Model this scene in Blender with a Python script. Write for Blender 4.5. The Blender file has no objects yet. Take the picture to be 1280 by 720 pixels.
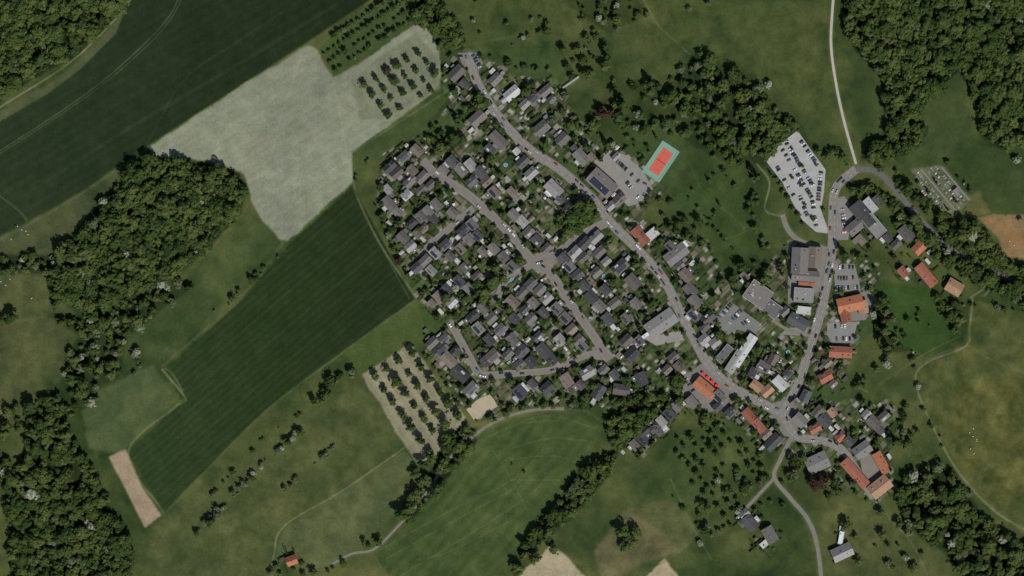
import bpy, math, random, numpy as np
from mathutils import Vector, Matrix
random.seed(11); rng=np.random.default_rng(11)
S=0.8
def W(px,py): return ((px-640)*S,(360-py)*S)
scene=bpy.context.scene
def s2l(c):
    o=[]
    for v in c[:3]:
        v=v/255.0
        o.append(v/12.92 if v<=0.04045 else ((v+0.055)/1.055)**2.4)
    return tuple(o)
# ------------------------------------------------------------ layout data (map units)
ROADS=[ # name,width m,pts,kind
 ('village_road',6.2,[(584,66),(590,85),(600,110),(625,148),(660,185),(700,212),(740,248),(765,280),(800,315),(830,350),(850,390),(868,425),(885,455),(910,480),(945,500),(978,517)],'asphalt'),
 ('residential_street',5.8,[(528,200),(545,218),(580,240),(610,265),(640,295),(665,325),(690,345),(710,375),(735,410),(760,447)],'paver'),
 ('residential_street',5.8,[(668,328),(695,318),(722,297),(762,276)],'paver'),
 ('residential_street',4.6,[(562,402),(575,425),(588,448),(602,468),(640,467)],'paver'),
 ('residential_street',4.0,[(522,322),(545,300),(568,280),(592,260)],'paver'),
 ('residential_street',3.6,[(622,372),(632,352),(665,330)],'paver'),
 ('residential_street',3.6,[(640,467),(690,462),(730,445),(756,440)],'paver'),
 ('country_lane',3.0,[(560,575),(597,541),(630,522),(670,512),(705,511)],'lane'),
 ('village_road',6.2,[(978,517),(998,478),(1013,432),(1026,390),(1035,345),(1040,310),(1041,270),(1045,235),(1070,211)],'asphalt'),
 ('village_road',5.4,[(1070,211),(1095,214),(1115,232),(1135,256),(1165,290),(1195,316),(1235,338),(1300,362)],'asphaltdark'),
 ('gravel_path',2.6,[(1045,-40),(1040,20),(1039,60),(1046,110),(1056,155),(1070,205)],'gravel'),
 ('village_road',5.4,[(978,517),(995,545),(1025,550),(1052,562),(1075,595),(1092,622)],'asphalt'),
 ('country_lane',4.0,[(990,545),(975,575),(968,597),(990,625),(1010,650),(1022,685),(1030,760)],'lane'),
 ('country_lane',3.2,[(968,597),(945,622),(928,640)],'lane'),
 ('country_lane',3.0,[(1013,420),(985,412),(965,400)],'lane'),
 ('country_lane',2.4,[(560,575),(530,620),(500,655),(468,686),(440,692),(415,705)],'lane'),
 ('driveway',5.0,[(978,268),(985,287),(1002,302),(1035,312)],'lane'),
]
def smooth(pts,step=4.0):
    P=[Vector(p) for p in pts]; P=[P[0]*2-P[1]]+P+[P[-1]*2-P[-2]]
    out=[]
    for i in range(1,len(P)-2):
        a,b,c,d=P[i-1:i+3]; n=max(2,int((c-b).length/step))
        for k in range(n):
            t=k/n
            out.append(0.5*((2*b)+(c-a)*t+(2*a-5*b+4*c-d)*t*t+(3*b-a-3*c+d)*t**3))
    out.append(P[-2]); return [(v.x,v.y) for v in out]
RS=[(n,w,smooth(p),k) for n,w,p,k in ROADS]
PARKS=[
 ('car_park',[(958,202),(975,180),(997,163),(1012,185),(1032,212),(1030,240),(1026,262),(1037,292),(1020,290),(1003,275),(990,252),(978,228)],(152,152,149)),
 ('car_park',[(744,206),(762,188),(782,194),(804,214),(816,236),(800,254),(785,258),(770,242)],(128,126,120)),
 ('car_park',[(893,398),(912,376),(950,404),(944,418),(922,412),(908,420)],(110,110,106)),
 ('car_park',[(1042,330),(1068,330),(1074,352),(1076,364),(1044,364)],(118,116,112)),
 ('car_park',[(1034,404),(1072,402),(1066,428),(1040,430),(1034,418)],(120,120,118)),
 ('paved_yard',[(984,410),(1010,408),(1008,420),(975,418)],(120,118,112)),
 ('paved_yard',[(1060,372),(1085,362),(1098,375),(1082,400),(1060,402)],(112,108,102)),
 ('paved_yard',[(855,470),(880,452),(912,480),(910,512),(885,515),(852,495)],(112,108,104)),
 ('paved_yard',[(985,306),(1035,312),(1035,360),(985,380)],(112,110,105)),
 ('paved_yard',[(1075,575),(1090,565),(1102,590),(1110,605),(1090,625),(1080,600)],(118,112,105)),
 ('paved_yard',[(800,420),(830,418),(850,412),(855,425),(820,432)],(130,128,122)),
 ('building_site',[(583,512),(596,500),(612,493),(618,500),(622,508),(608,516),(594,527)],(162,150,126)),
 ('paved_yard',[(572,66),(598,66),(604,80),(590,88),(578,80)],(110,108,104)),
 ('paved_yard',[(660,318),(685,314),(694,326),(690,338),(668,338),(658,330)],(116,109,103)),
 ('paved_yard',[(960,505),(990,498),(1000,520),(998,548),(980,545),(968,525)],(112,110,106)),
 ('paved_yard',[(740,434),(758,432),(768,446),(756,454),(742,448)],(113,108,102)),
 ('paved_yard',[(1040,250),(1055,245),(1068,262),(1060,300),(1040,300)],(118,116,112)),
]
# wooded areas: polygon, spacing m, crown radius m, mix key, density
FOR=[
([(-60,-60),(190,-60),(166,0),(130,38),(92,72),(40,98),(0,128),(-60,160)],6.2,5,'F',1),
([(62,348),(76,305),(100,290),(128,262),(155,232),(160,205),(195,197),(250,203),(298,216),(306,240),(300,268),(262,308),(228,338),(182,362),(120,388),(78,378)],6.4,5.2,'F',1),
([(1050,-60),(1360,-60),(1360,190),(1280,180),(1250,186),(1226,168),(1222,130),(1200,88),(1165,118),(1150,140),(1130,160),(1105,140),(1104,95),(1068,62),(1056,30)],6.2,5.2,'F',.97),
([(1115,160),(1150,150),(1160,165),(1140,190),(1110,200),(1075,200),(1085,188)],6.5,4.6,'F',1),
([(835,100),(872,66),(905,80),(945,95),(958,120),(985,150),(1000,162),(975,185),(955,210),(900,200),(868,185),(838,155)],7.6,4.4,'P',.62),
([(900,150),(950,130),(990,160),(955,200),(905,190)],7,4.4,'P',.6),
([(1190,275),(1222,278),(1240,310),(1262,330),(1300,340),(1300,385),(1260,372),(1215,345),(1180,312)],6.5,4.8,'F',.92),
([(8,610),(40,540),(70,498),(90,540),(112,580),(132,628),(158,660),(168,700),(150,760),(20,760)],6.8,4.8,'F',.84),
([(1118,606),(1160,580),(1192,590),(1225,640),(1270,678),(1320,700),(1300,760),(1215,735),(1180,690),(1130,655)],6.8,4.6,'G',.84),
([(650,700),(648,672),(690,640),(712,605),(735,582),(775,560),(765,590),(722,640),(690,665)],6.2,4.6,'F',1),
([(765,560),(760,520),(800,495),(840,485),(850,500),(805,535),(785,560)],6.2,4.2,'F',.9),
([(500,640),(520,610),(545,580),(560,545),(595,535),(598,555),(570,585),(545,615),(512,650)],6.2,4.6,'F',1),
([(545,372),(590,378),(625,362),(632,345),(655,330),(650,318),(620,332),(590,350)],7,3.8,'V',.8),
([(640,720),(655,690),(690,670),(700,680),(660,712)],6.5,4,'F',.4),
([(690,278),(705,262),(738,250),(745,270),(722,292),(700,300)],6.3,4.6,'F',1),
([(515,-40),(545,-20),(556,10),(576,40),(580,62),(552,62),(540,40),(520,25)],6.2,4.6,'F',1),
([(60,395),(130,390),(215,345),(245,355),(225,372),(160,420),(150,470),(90,500),(80,450),(100,420)],7.2,4,'B',.72),
([(-40,318),(70,318),(74,340),(0,345),(-40,345)],6.5,3.4,'B',.8),
([(60,495),(110,480),(125,500),(90,520),(60,520)],7,4,'S',.7),
([(120,340),(70,385),(62,370),(70,345)],6.5,5,'F',1),
([(1085,365),(1108,372),(1125,410),(1140,440),(1110,440),(1090,410)],7,4,'V',.75),
([(1040,300),(1052,310),(1100,310),(1130,325),(1120,335),(1060,322)],7,3.6,'V',.5),
([(1170,370),(1200,372),(1205,405),(1190,415)],6.5,4,'F',.6),
([(1060,220),(1072,225),(1120,250),(1140,285),(1128,285),(1100,245),(1060,240)],6.5,3.8,'F',.65),
([(1125,250),(1140,262),(1175,285),(1200,300),(1195,312),(1150,295),(1122,268)],6.5,4.4,'F',.85),
([(730,150),(760,110),(800,100),(845,110),(848,165),(800,178),(765,180)],8,4.0,'V',.55),
([(690,60),(740,30),(760,60),(790,90),(750,110),(715,100)],9,3.6,'V',.45),
([(820,250),(850,245),(880,280),(860,300),(830,285)],8,3.6,'V',.5),
([(905,355),(935,320),(965,330),(955,350),(920,370)],7,3.8,'V',.55),
([(985,555),(1010,560),(1050,600),(1045,640),(1010,640),(985,610)],8.5,4,'V',.5),
([(1110,475),(1140,500),(1155,545),(1140,575),(1115,560),(1125,520)],8,3.6,'V',.35),
([(880,600),(940,580),(965,600),(930,640),(900,690),(860,690)],9,3.2,'S',.5),
([(1180,380),(1182,395),(1160,430),(1140,440),(1120,400),(1140,385)],11,2.6,'S',.4),
([(1000,640),(1120,640),(1180,715),(1060,720)],13,3.4,'S',.4),
([(560,0),(640,-20),(700,-20),(690,30),(640,48),(590,52)],16,2.4,'S',.35),
([(700,0),(790,-20),(810,20),(760,40)],8,3.4,'T',.6),
([(930,205),(955,215),(950,290),(980,320),(970,335),(935,300)],8,3.6,'V',.5),
([(0,560),(20,580),(15,620),(-30,640),(-40,560)],7,4,'F',.6),
]
# ------------------------------------------------------------ painted ground sheet
gx=np.arange(-80,1361,1.25); gy=np.arange(-80,801,1.25)
PX,PY=np.meshgrid(gx,gy); H_,W_=PX.shape
def vnoise(scale,seed):
    r=np.random.default_rng(seed)
    u=(PX+200)/scale; v=(PY+200)/scale
    g=r.random((int(v.max())+3,int(u.max())+3))
    i=u.astype(int); j=v.astype(int); fu=u-i; fv=v-j
    fu=fu*fu*(3-2*fu); fv=fv*fv*(3-2*fv)
    return (g[j,i]*(1-fu)+g[j,i+1]*fu)*(1-fv)+(g[j+1,i]*(1-fu)+g[j+1,i+1]*fu)*fv
def fbm(scale,seed,o=4):
    t=0;a=1;s=0
    for k in range(o):
        t=t+a*vnoise(scale/2**k,seed+k*17); s+=a; a*=0.6
    return t/s-0.5
WX=PX+fbm(14,1)*5; WY=PY+fbm(14,2)*5
def pmask(poly,warp=True,pad=6):
    X=WX if warp else PX; Y=WY if warp else PY
    m=np.zeros(PX.shape,bool)
    xs=[p[0] for p in poly]; ys=[p[1] for p in poly]
    i0=max(0,int((min(xs)-pad+80)/1.25)); i1=min(W_,int((max(xs)+pad+80)/1.25)+2)
    j0=max(0,int((min(ys)-pad+80)/1.25)); j1=min(H_,int((max(ys)+pad+80)/1.25)+2)
    x=X[j0:j1,i0:i1]; y=Y[j0:j1,i0:i1]; mm=np.zeros(x.shape,bool); n=len(poly)
    for k in range(n):
        x1,y1=poly[k]; x2,y2=poly[(k+1)%n]
        if y1==y2: continue
        c=((y1>y)!=(y2>y))&(x<(x2-x1)*(y-y1)/(y2-y1)+x1)
        mm^=c
    m[j0:j1,i0:i1]=mm; return m
def blur(m,n=1):
    m=m.astype(float)
    for _ in range(n):
        m=(m+np.roll(m,1,0)+np.roll(m,-1,0)+np.roll(m,1,1)+np.roll(m,-1,1))/5
    return m
def ldist(pts,pad=12,warp=False):
    X=WX if warp else PX; Y=WY if warp else PY
    d=np.full(PX.shape,1e3)
    for (x1,y1),(x2,y2) in zip(pts[:-1],pts[1:]):
        i0=max(0,int((min(x1,x2)-pad+80)/1.25)); i1=min(W_,int((max(x1,x2)+pad+80)/1.25)+2)
        j0=max(0,int((min(y1,y2)-pad+80)/1.25)); j1=min(H_,int((max(y1,y2)+pad+80)/1.25)+2)
        if i1<=i0 or j1<=j0: continue
        x=X[j0:j1,i0:i1]; y=Y[j0:j1,i0:i1]; dx=x2-x1; dy=y2-y1; L=dx*dx+dy*dy+1e-9
        t=np.clip(((x-x1)*dx+(y-y1)*dy)/L,0,1)
        dd=np.hypot(x-x1-t*dx,y-y1-t*dy)
        d[j0:j1,i0:i1]=np.minimum(d[j0:j1,i0:i1],dd)
    return d
col=np.zeros((H_,W_,3)); 
n1=fbm(160,5,6); n2=fbm(40,9,5); n3=fbm(8,20,3); n4=fbm(22,55,5)
base=np.array([60,70,39.]); 
col[:]=base
col+= (n1*54)[...,None]*np.array([1.2,.85,.6])+(n2*44)[...,None]*np.array([1.15,.85,.55])+(n4*32)[...,None]*np.array([1.15,.9,.6])
def paint(poly,c,a=1.0,var=10,soft=1,warp=True):
    m=blur(pmask(poly,warp),soft)*a
    cc=np.array(c,float)+((n2*var)[...,None]+(n4*var)[...,None])*np.array([1.2,.9,.6])+(n3*var*0.6)[...,None]
    col[:]=col*(1-m[...,None])+cc*m[...,None]
    return m
def line(pts,w,c,a=0.8,sm=True,warp=False,fade=1.0):
    d=ldist(smooth(pts,6) if sm else pts,pad=w+8,warp=warp)
    m=np.clip((w/2-d)/fade+0.5,0,1)*a
    m=m*np.clip(0.85+n4*1.6,0.25,1)
    col[:]=col*(1-m[...,None])+(np.array(c,float)+(n3*14)[...,None])*m[...,None]
def stripes(m,ang,sp,amp,wd=0.5,c=None,ph=0,wob=0):
    a=math.radians(ang); t=(-(PX)*math.sin(a)+PY*math.cos(a)+ph+wob*n2)/sp
    f=np.abs((t%1)-0.5)*2
    if c is None:
        col[:]=col*(1+(m*(np.cos(t*6.283)*amp))[...,None])
    else:
        k=np.clip((wd/sp*1.0-f)/(0.6/sp)+0.5,0,1)*m*amp
        col[:]=col*(1-k[...,None])+np.array(c,float)*k[...,None]
# pasture tones
paint([(-80,330),(60,345),(100,400),(80,470),(30,520),(-80,520)],(74,78,48),.75,30,6)
paint([(100,500),(190,455),(222,500),(150,568),(110,560)],(74,84,53),.8,20,3)
paint([(165,420),(230,350),(310,262),(350,300),(270,390),(200,455)],(58,71,40),.8,20,2)
paint([(200,650),(350,540),(450,480),(560,560),(500,620),(350,720),(150,800)],(67,75,44),.75,30,4)
paint([(560,-80),(1040,-80),(1045,120),(1030,200),(960,120),(860,60),(700,30),(600,70)],(60,70,38),.8,28,5)
paint([(880,0),(1040,0),(1040,60),(960,90)],(67,75,41),.6,22,8)
paint([(1060,60),(1110,70),(1200,90),(1220,180),(1280,190),(1280,265),(1200,260),(1080,190)],(52,65,36),.8,18,3)
paint([(840,230),(930,205),(960,300),(930,340),(890,300),(840,260)],(53,68,35),.8,20,2)
paint([(0,290),(35,278),(150,208),(175,200),(80,300),(60,330),(0,330)],(70,75,50),.7,20,4)
paint([(1010,650),(1130,650),(1190,720),(1060,760)],(72,76,46),.6,34,12)
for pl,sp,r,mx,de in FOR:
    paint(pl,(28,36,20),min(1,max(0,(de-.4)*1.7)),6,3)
# top left crop
f1=[(190,-80),(560,-80),(462,0),(385,52),(187,180),(150,205),(100,240),(30,280),(-80,335),(-80,205),(0,152),(60,117),(100,87),(145,42)]
line([(205,-30),(172,8),(100,82),(60,112),(0,146),(-60,190)],13,(76,81,57),.8,fade=4)
line([(160,8),(90,76),(0,134)],2.2,(122,118,96),.7)
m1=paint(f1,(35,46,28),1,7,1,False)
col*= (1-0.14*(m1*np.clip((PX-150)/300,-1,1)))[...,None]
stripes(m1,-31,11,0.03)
line([(-60,226),(60,150),(130,100),(185,50),(215,15),(228,-20)],1.6,(74,82,60),.75)
line([(-60,229.5),(60,153.5),(132,103),(189,52),(219,15),(232,-20)],1.4,(74,82,60),.6)
line([(185,178),(230,100),(300,50),(375,0)],1.3,(58,68,46),.5)
line([(-40,285),(60,225),(160,160),(280,90),(420,5)],1.3,(56,66,44),.55)
line([(-40,288),(60,228),(160,163),(280,93),(420,8)],1.2,(56,66,44),.45)
line([(-10,238),(22,262),(34,276)],2,(76,82,60),.7)
line([(-60,328),(30,284),(100,243),(150,209),(190,182)],2.5,(80,85,60),.7)
# orchard top
mo=paint([(398,60),(470,0),(520,-30),(520,28),(418,96)],(60,74,42),1,12,1)
# pale field
f2=[(383,57),(390,58),(398,62),(406,82),(415,97),(455,76),(518,29),(532,34),(545,47),(553,98),(540,118),(440,190),(441,228),(400,264),(360,302),(352,300),(345,295),(325,272),(314,250),(312,236),(308,224),(300,214),(280,209),(255,200),(195,197),(185,184),(290,115)]
m2=paint(f2,(119,123,104),1,12,1)
col*= (1+(m2*(fbm(70,77,5)*0.28))[...,None])
stripes(m2,-33,9,0.015)
line([(390,70),(400,120),(430,185)],3,(110,119,96),.5)
line([(380,60),(350,150),(330,240)],2,(128,135,112),.4)
line([(415,95),(432,180),(440,225)],2.5,(128,135,113),.5)
paint([(438,100),(520,40),(545,70),(550,112),(480,148),(450,150)],(99,103,82),.7,16,3)
paint([(440,192),(548,118),(560,125),(525,165),(478,188),(455,215),(444,224)],(60,72,41),1,14,1)
line([(442,190),(500,152),(556,116)],2,(90,98,72),.7)
# big dark crop
f3=[(440,232),(519,374),(502,386),(430,437),(330,514),(205,640),(160,566),(228,502),(206,463),(300,377),(360,307)]
line([(355,302),(300,372),(203,458)],4,(72,82,52),.7)
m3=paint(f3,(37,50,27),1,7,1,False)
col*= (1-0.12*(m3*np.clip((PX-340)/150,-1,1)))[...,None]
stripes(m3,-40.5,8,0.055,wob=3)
stripes(m3,-40.5,33,0.4,1.0,c=(54,66,40),wob=2)
line([(442,226),(446,245),(475,305),(520,372)],2,(112,112,84),.75)
line([(441,238),(470,296),(512,374)],1.2,(80,88,60),.6)
line([(519,375),(430,440),(330,516),(204,644)],3,(78,86,54),.7)
line([(203,462),(228,492),(232,502),(222,506)],2.5,(122,122,90),.7)
line([(229,500),(160,566),(204,640)],3,(96,100,70),.8)
line([(206,460),(216,468),(228,488)],2,(112,112,82),.6)
paint([(136,571),(157,561),(177,608),(202,644),(181,660)],(140,124,102),1,14,1,False)
paint([(430,440),(520,378),(545,395),(530,430),(450,468),(440,455)],(67,79,41),.9,14,2)
paint([(520,372),(545,385),(552,405),(535,425)],(57,73,38),.9,12,2)
# pale orchard
mo=paint([(452,468),(514,428),(549,480),(582,522),(545,570),(525,583),(508,560)],(122,119,96),1,14,1)
stripes(mo,57,12,0.04)
paint([(340,700),(356,660),(504,562),(530,596),(498,640),(440,688),(390,720)],(74,82,52),.9,26,1)
line([(338,730),(343,690),(356,657),(430,612),(505,560)],2,(112,116,84),.75)
line([(345,735),(352,694),(362,668)],1.6,(96,104,70),.5)
# lower field
m6=paint([(603,541),(640,524),(700,514),(755,532),(735,575),(700,615),(690,640),(640,690),(590,740),(498,735),(466,688),(520,650),(570,590)],(61,74,41),1,20,1)
stripes(m6,-48,13,0.04,wob=10)
for pts in ([(610,545),(680,520),(745,535)],[(600,552),(650,530),(700,526)],[(470,690),(560,640),(640,600),(680,560)],[(480,700),(570,650),(640,612)],[(500,720),(600,660),(660,620),(690,590)],[(612,556),(640,600),(660,640)],[(640,600),(700,600)],[(520,700),(560,690),(640,650)],[(640,560),(690,548),(740,552)],[(630,575),(690,570),(725,580)]):
    line(pts,1.3,(90,98,66),.48)
line([(705,511),(735,515),(757,532)],3,(72,82,54),.6)
# bottom patches
paint([(640,728),(690,680),(712,700),(745,735),(640,800)],(146,137,113),1,16,1)
paint([(800,730),(830,697),(856,730),(850,800),(780,800)],(146,135,108),1,16,1)
paint([(742,690),(778,640),(830,622),(862,640),(870,662),(850,690),(800,705),(755,735)],(90,86,60),.85,36,6)
paint([(800,610),(870,520),(960,560),(940,620),(860,690),(790,640)],(58,72,40),.5,20,4)
line([(838,598),(868,662),(890,700)],1.3,(94,98,70),.6)
line([(905,610),(860,680),(800,720)],1.3,(94,98,70),.6)
# right meadow
m9=paint([(1214,376),(1290,392),(1360,400),(1360,700),(1280,668),(1235,632),(1200,592),(1165,530),(1147,482),(1150,462),(1206,432)],(71,77,43),.9,38,3)
paint([(1170,520),(1200,480),(1290,470),(1290,640),(1230,620)],(80,80,41),.45,50,14)
line([(1216,372),(1212,410),(1208,432),(1165,450),(1146,465),(1146,485),(1162,525),(1198,590),(1245,640),(1300,672)],2.4,(116,114,86),.75)
line([(1212,432),(1180,440),(1150,455)],1.5,(110,110,80),.5)
line([(1212,432),(1240,450),(1290,470)],1.3,(98,100,66),.4)
line([(1213,372),(1228,362),(1240,352)],2.5,(120,114,90),.7)
line([(1230,370),(1243,362),(1280,372)],2,(120,114,90),.5)
paint([(1102,350),(1182,366),(1200,410),(1160,446),(1120,430),(1098,390)],(47,67,31),.9,14,2)
paint([(1222,272),(1240,268),(1300,268),(1300,325),(1256,322),(1250,300)],(112,92,64),1,24,1)
paint([(1205,245),(1225,240),(1240,268),(1210,270)],(100,92,60),.6,18,3)
paint([(1255,288),(1275,285),(1280,310),(1262,312)],(126,100,68),.8,18,1)
paint([(955,90),(1005,150),(985,178),(940,150)],(50,61,34),.6,14,6)
paint([(1138,210),(1178,206),(1214,248),(1192,272),(1158,252)],(88,92,70),.9,26,1)
line([(796,-20),(820,28),(845,52),(862,68)],1.5,(104,108,78),.6)
line([(560,60),(620,50),(680,36)],3,(76,84,52),.6,fade=3)
line([(946,205),(962,228),(956,262),(975,270)],1.8,(140,136,110),.6)
line([(1060,590),(1105,640),(1140,680),(1160,720)],1.6,(104,104,76),.6)
line([(860,200),(880,240),(930,285),(905,300)],1.2,(84,92,60),.6)
line([(1100,480),(1160,440),(1200,420)],1.4,(98,102,72),.5)
line([(1085,490),(1040,470),(1030,455)],1.4,(120,116,90),.5)
line([(60,395),(0,405)],1.5,(84,90,60),.6)
line([(640,40),(700,70),(740,110)],1.3,(84,92,60),.4)
# village garden plots
vill=[(560,72),(590,62),(625,82),(690,88),(725,150),(770,182),(850,180),(842,228),(800,272),(830,288),(885,300),(905,350),(955,335),(985,300),(1100,330),(1095,400),(1062,450),(1040,500),(1110,500),(1132,520),(1112,565),(1122,610),(1092,632),(1040,600),(975,565),(940,548),(900,515),(852,508),(805,572),(785,560),(815,505),(740,512),(640,510),(600,528),(575,505),(528,438),(556,415),(540,388),(518,370),(492,300),(470,252),(478,192),(530,166),(562,130),(550,100)]
mv=pmask(vill,False)
a=math.radians(46)
U=(PX*math.cos(a)+PY*math.sin(a)); V=(-PX*math.sin(a)+PY*math.cos(a))
def plots(U,V,su,sv,seed):
    r=np.random.default_rng(seed)
    iu=np.floor(U/su).astype(int); off=(np.abs(iu*7919)%13)/13*sv
    iv=np.floor((V+off)/sv).astype(int)
    h=r.random((257,263)); return h[iu%257,iv%263],np.minimum((U/su)%1,1-(U/su)%1)*su
h1,e1=plots(U,V,11,26,3); h2,_=plots(U,V,6,7,4); h3,_=plots(U,V,3.2,4.5,8)
pal=np.array([[57,70,42],[66,80,46],[50,64,36],[78,88,56],[60,68,44],[80,82,60],[60,76,42],[69,76,50]],float)
pc=pal[(h1*7.99).astype(int)]
hard=(h2>0.80); hc=np.array([[118,113,104],[100,96,90],[132,128,120],[94,90,80],[110,102,90]],float)[(h2*997%5).astype(int)]
pc=np.where(hard[...,None],hc,pc)
dk=(h3>0.72)&(~hard); pc=np.where(dk[...,None],pc*0.76,pc)
dk=(h3<0.04); pc=np.where(dk[...,None],np.array([148,146,138.]),pc)
pc=np.where((e1<0.8)[...,None],pc*0.75,pc)
pc=pc+(n3*22)[...,None]
vm=(blur(mv,2)*0.9)[...,None]
col[:]=col*(1-vm)+pc*vm
for g in ([(545,150),(580,128),(588,150),(560,175)],[(530,175),(548,172),(560,190),(540,196)],[(620,62),(690,60),(720,95),(700,100),(640,95)],[(850,232),(895,250),(880,290),(835,262)],[(1005,500),(1030,470),(1080,478),(1040,510)],[(1080,360),(1100,365),(1095,410),(1075,430)],[(700,190),(730,215),(735,235),(715,235),(690,212)],[(775,150),(850,150),(860,200),(840,235),(815,215),(780,185)]):
    paint(g,(57,72,40),.9,14,1)
for n,w,p,k in RS:
    d=ldist(p,pad=16); mm=np.clip((w/S/2+3.0-d)/2.0,0,1)*0.5
    cc=np.array((92,92,76.) if k!='lane' and k!='gravel' else (84,90,62.))
    col[:]=col*(1-mm[...,None])+cc*mm[...,None]
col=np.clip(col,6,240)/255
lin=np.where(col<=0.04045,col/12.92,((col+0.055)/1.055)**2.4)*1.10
xs=np.concatenate([[-30000,-6000,-1500],gx,[2800,7500,31000]]); ys=np.concatenate([[-30000,-6000,-1200],gy,[2000,7000,31000]])
lin=np.pad(lin,((3,3),(3,3),(0,0)),mode='edge')
far=np.array(s2l((60,72,41)))
lin[:3]=far; lin[-3:]=far; lin[:,:3]=far; lin[:,-3:]=far
XX,YY=np.meshgrid(xs,ys); nr,nc=XX.shape
co=np.stack([(XX-640)*S,(360-YY)*S,np.zeros_like(XX)],-1).reshape(-1,3).astype(np.float32)
idx=np.arange(nr*nc).reshape(nr,nc)
q=np.stack([idx[1:,:-1],idx[1:,1:],idx[:-1,1:],idx[:-1,:-1]],-1).reshape(-1,4).astype(np.int32)
me=bpy.data.meshes.new('ground')
me.vertices.add(len(co)); me.vertices.foreach_set('co',co.ravel())
me.loops.add(q.size); me.loops.foreach_set('vertex_index',q.ravel())
me.polygons.add(len(q)); me.polygons.foreach_set('loop_start',np.arange(0,q.size,4,dtype=np.int32))
me.update(calc_edges=True)
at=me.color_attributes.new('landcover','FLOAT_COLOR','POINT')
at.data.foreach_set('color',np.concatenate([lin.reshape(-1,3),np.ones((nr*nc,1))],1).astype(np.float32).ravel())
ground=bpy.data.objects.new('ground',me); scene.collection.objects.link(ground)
# ------------------------------------------------------------ materials
def newmat(name):
    m=bpy.data.materials.new(name); m.use_nodes=True; nt=m.node_tree
    return m,nt,nt.nodes['Principled BSDF']
def noisemat(name,c,rough=0.85,amp=0.25,scale=0.6,scale2=6,rnd=0.0,metal=0.0,spec=0.3):
    m,nt,b=newmat(name); N=nt.nodes; L=nt.links
    geo=N.new('ShaderNodeNewGeometry')
    n=N.new('ShaderNodeTexNoise'); n.inputs['Scale'].default_value=scale; n.inputs['Detail'].default_value=6
    L.new(geo.outputs['Position'],n.inputs['Vector'])
    n2=N.new('ShaderNodeTexNoise'); n2.inputs['Scale'].default_value=scale*scale2; n2.inputs['Detail'].default_value=2
    L.new(geo.outputs['Position'],n2.inputs['Vector'])
    ad=N.new('ShaderNodeMath'); ad.operation='ADD'; L.new(n.outputs['Fac'],ad.inputs[0]); L.new(n2.outputs['Fac'],ad.inputs[1])
    mr=N.new('ShaderNodeMapRange'); mr.inputs['From Min'].default_value=0.6; mr.inputs['From Max'].default_value=1.4
    mr.inputs['To Min'].default_value=1-amp; mr.inputs['To Max'].default_value=1+amp
    L.new(ad.outputs[0],mr.inputs['Value'])
    val=mr.outputs['Result']
    if rnd>0:
        oi=N.new('ShaderNodeObjectInfo'); r2=N.new('ShaderNodeMapRange')
        r2.inputs['To Min'].default_value=1-rnd; r2.inputs['To Max'].default_value=1+rnd
        L.new(oi.outputs['Random'],r2.inputs['Value'])
        mu=N.new('ShaderNodeMath'); mu.operation='MULTIPLY'; L.new(val,mu.inputs[0]); L.new(r2.outputs['Result'],mu.inputs[1]); val=mu.outputs[0]
    vm=N.new('ShaderNodeVectorMath'); vm.operation='SCALE'; vm.inputs[0].default_value=c; L.new(val,vm.inputs['Scale'])
    L.new(vm.outputs['Vector'],b.inputs['Base Color']); b.inputs['Roughness'].default_value=rough; b.inputs['Metallic'].default_value=metal
    b.inputs['Specular IOR Level'].default_value=spec
    return m
gm,nt,b=newmat('grass_and_fields'); N=nt.nodes; L=nt.links
va=N.new('ShaderNodeVertexColor'); va.layer_name='landcover'
geo=N.new('ShaderNodeNewGeometry')
def nz(sc,de=3):
    n=N.new('ShaderNodeTexNoise'); n.inputs['Scale'].default_value=sc; n.inputs['Detail'].default_value=de; L.new(geo.outputs['Position'],n.inputs['Vector']); return n.outputs['Fac']
ad=N.new('ShaderNodeMath'); ad.operation='ADD'; L.new(nz(0.45,4),ad.inputs[0]); L.new(nz(0.09,5),ad.inputs[1])
mr=N.new('ShaderNodeMapRange'); mr.inputs['From Min'].default_value=.6; mr.inputs['From Max'].default_value=1.4; mr.inputs['To Min'].default_value=.74; mr.inputs['To Max'].default_value=1.26
L.new(ad.outputs[0],mr.inputs['Value'])
vm_=N.new('ShaderNodeVectorMath'); vm_.operation='SCALE'; L.new(va.outputs['Color'],vm_.inputs[0]); L.new(mr.outputs['Result'],vm_.inputs['Scale'])
L.new(vm_.outputs['Vector'],b.inputs['Base Color']); b.inputs['Roughness'].default_value=1; b.inputs['Specular IOR Level'].default_value=0.05
me.materials.append(gm)
M={}
M['asphalt']=noisemat('worn_asphalt',s2l((118,115,110)),.9,.16,.15,10)
M['asphaltdark']=noisemat('dark_asphalt',s2l((92,90,88)),.9,.14,.15,10)
M['paver']=noisemat('street_pavers',s2l((114,109,104)),.9,.16,.2,10)
M['lane']=noisemat('lane_surface',s2l((114,112,100)),.95,.2,.2,8)
M['gravel']=noisemat('pale_gravel',s2l((164,159,145)),.95,.2,.3,8)
M['sidewalk']=noisemat('pavement_slabs',s2l((118,114,105)),.9,.2,.3,8)
M['kerb']=noisemat('kerb_stone',s2l((126,124,118)),.9,.1,.3,8)
M['white']=noisemat('white_paint',(0.6,0.6,0.58),.7,.1,1,4)
M['faintline']=noisemat('worn_line_paint',(0.42,0.36,0.33),.7,.2,1,4)
def roofm(n,c,amp=.2,rnd=.28,rough=.85): return noisemat(n,s2l(c),rough,amp,.35,8,rnd)
M['r_dark']=roofm('dark_concrete_tiles',(97,94,91)); M['r_char']=roofm('charcoal_tiles',(72,72,74)); M['r_brown']=roofm('brown_tiles',(107,98,90))
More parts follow.
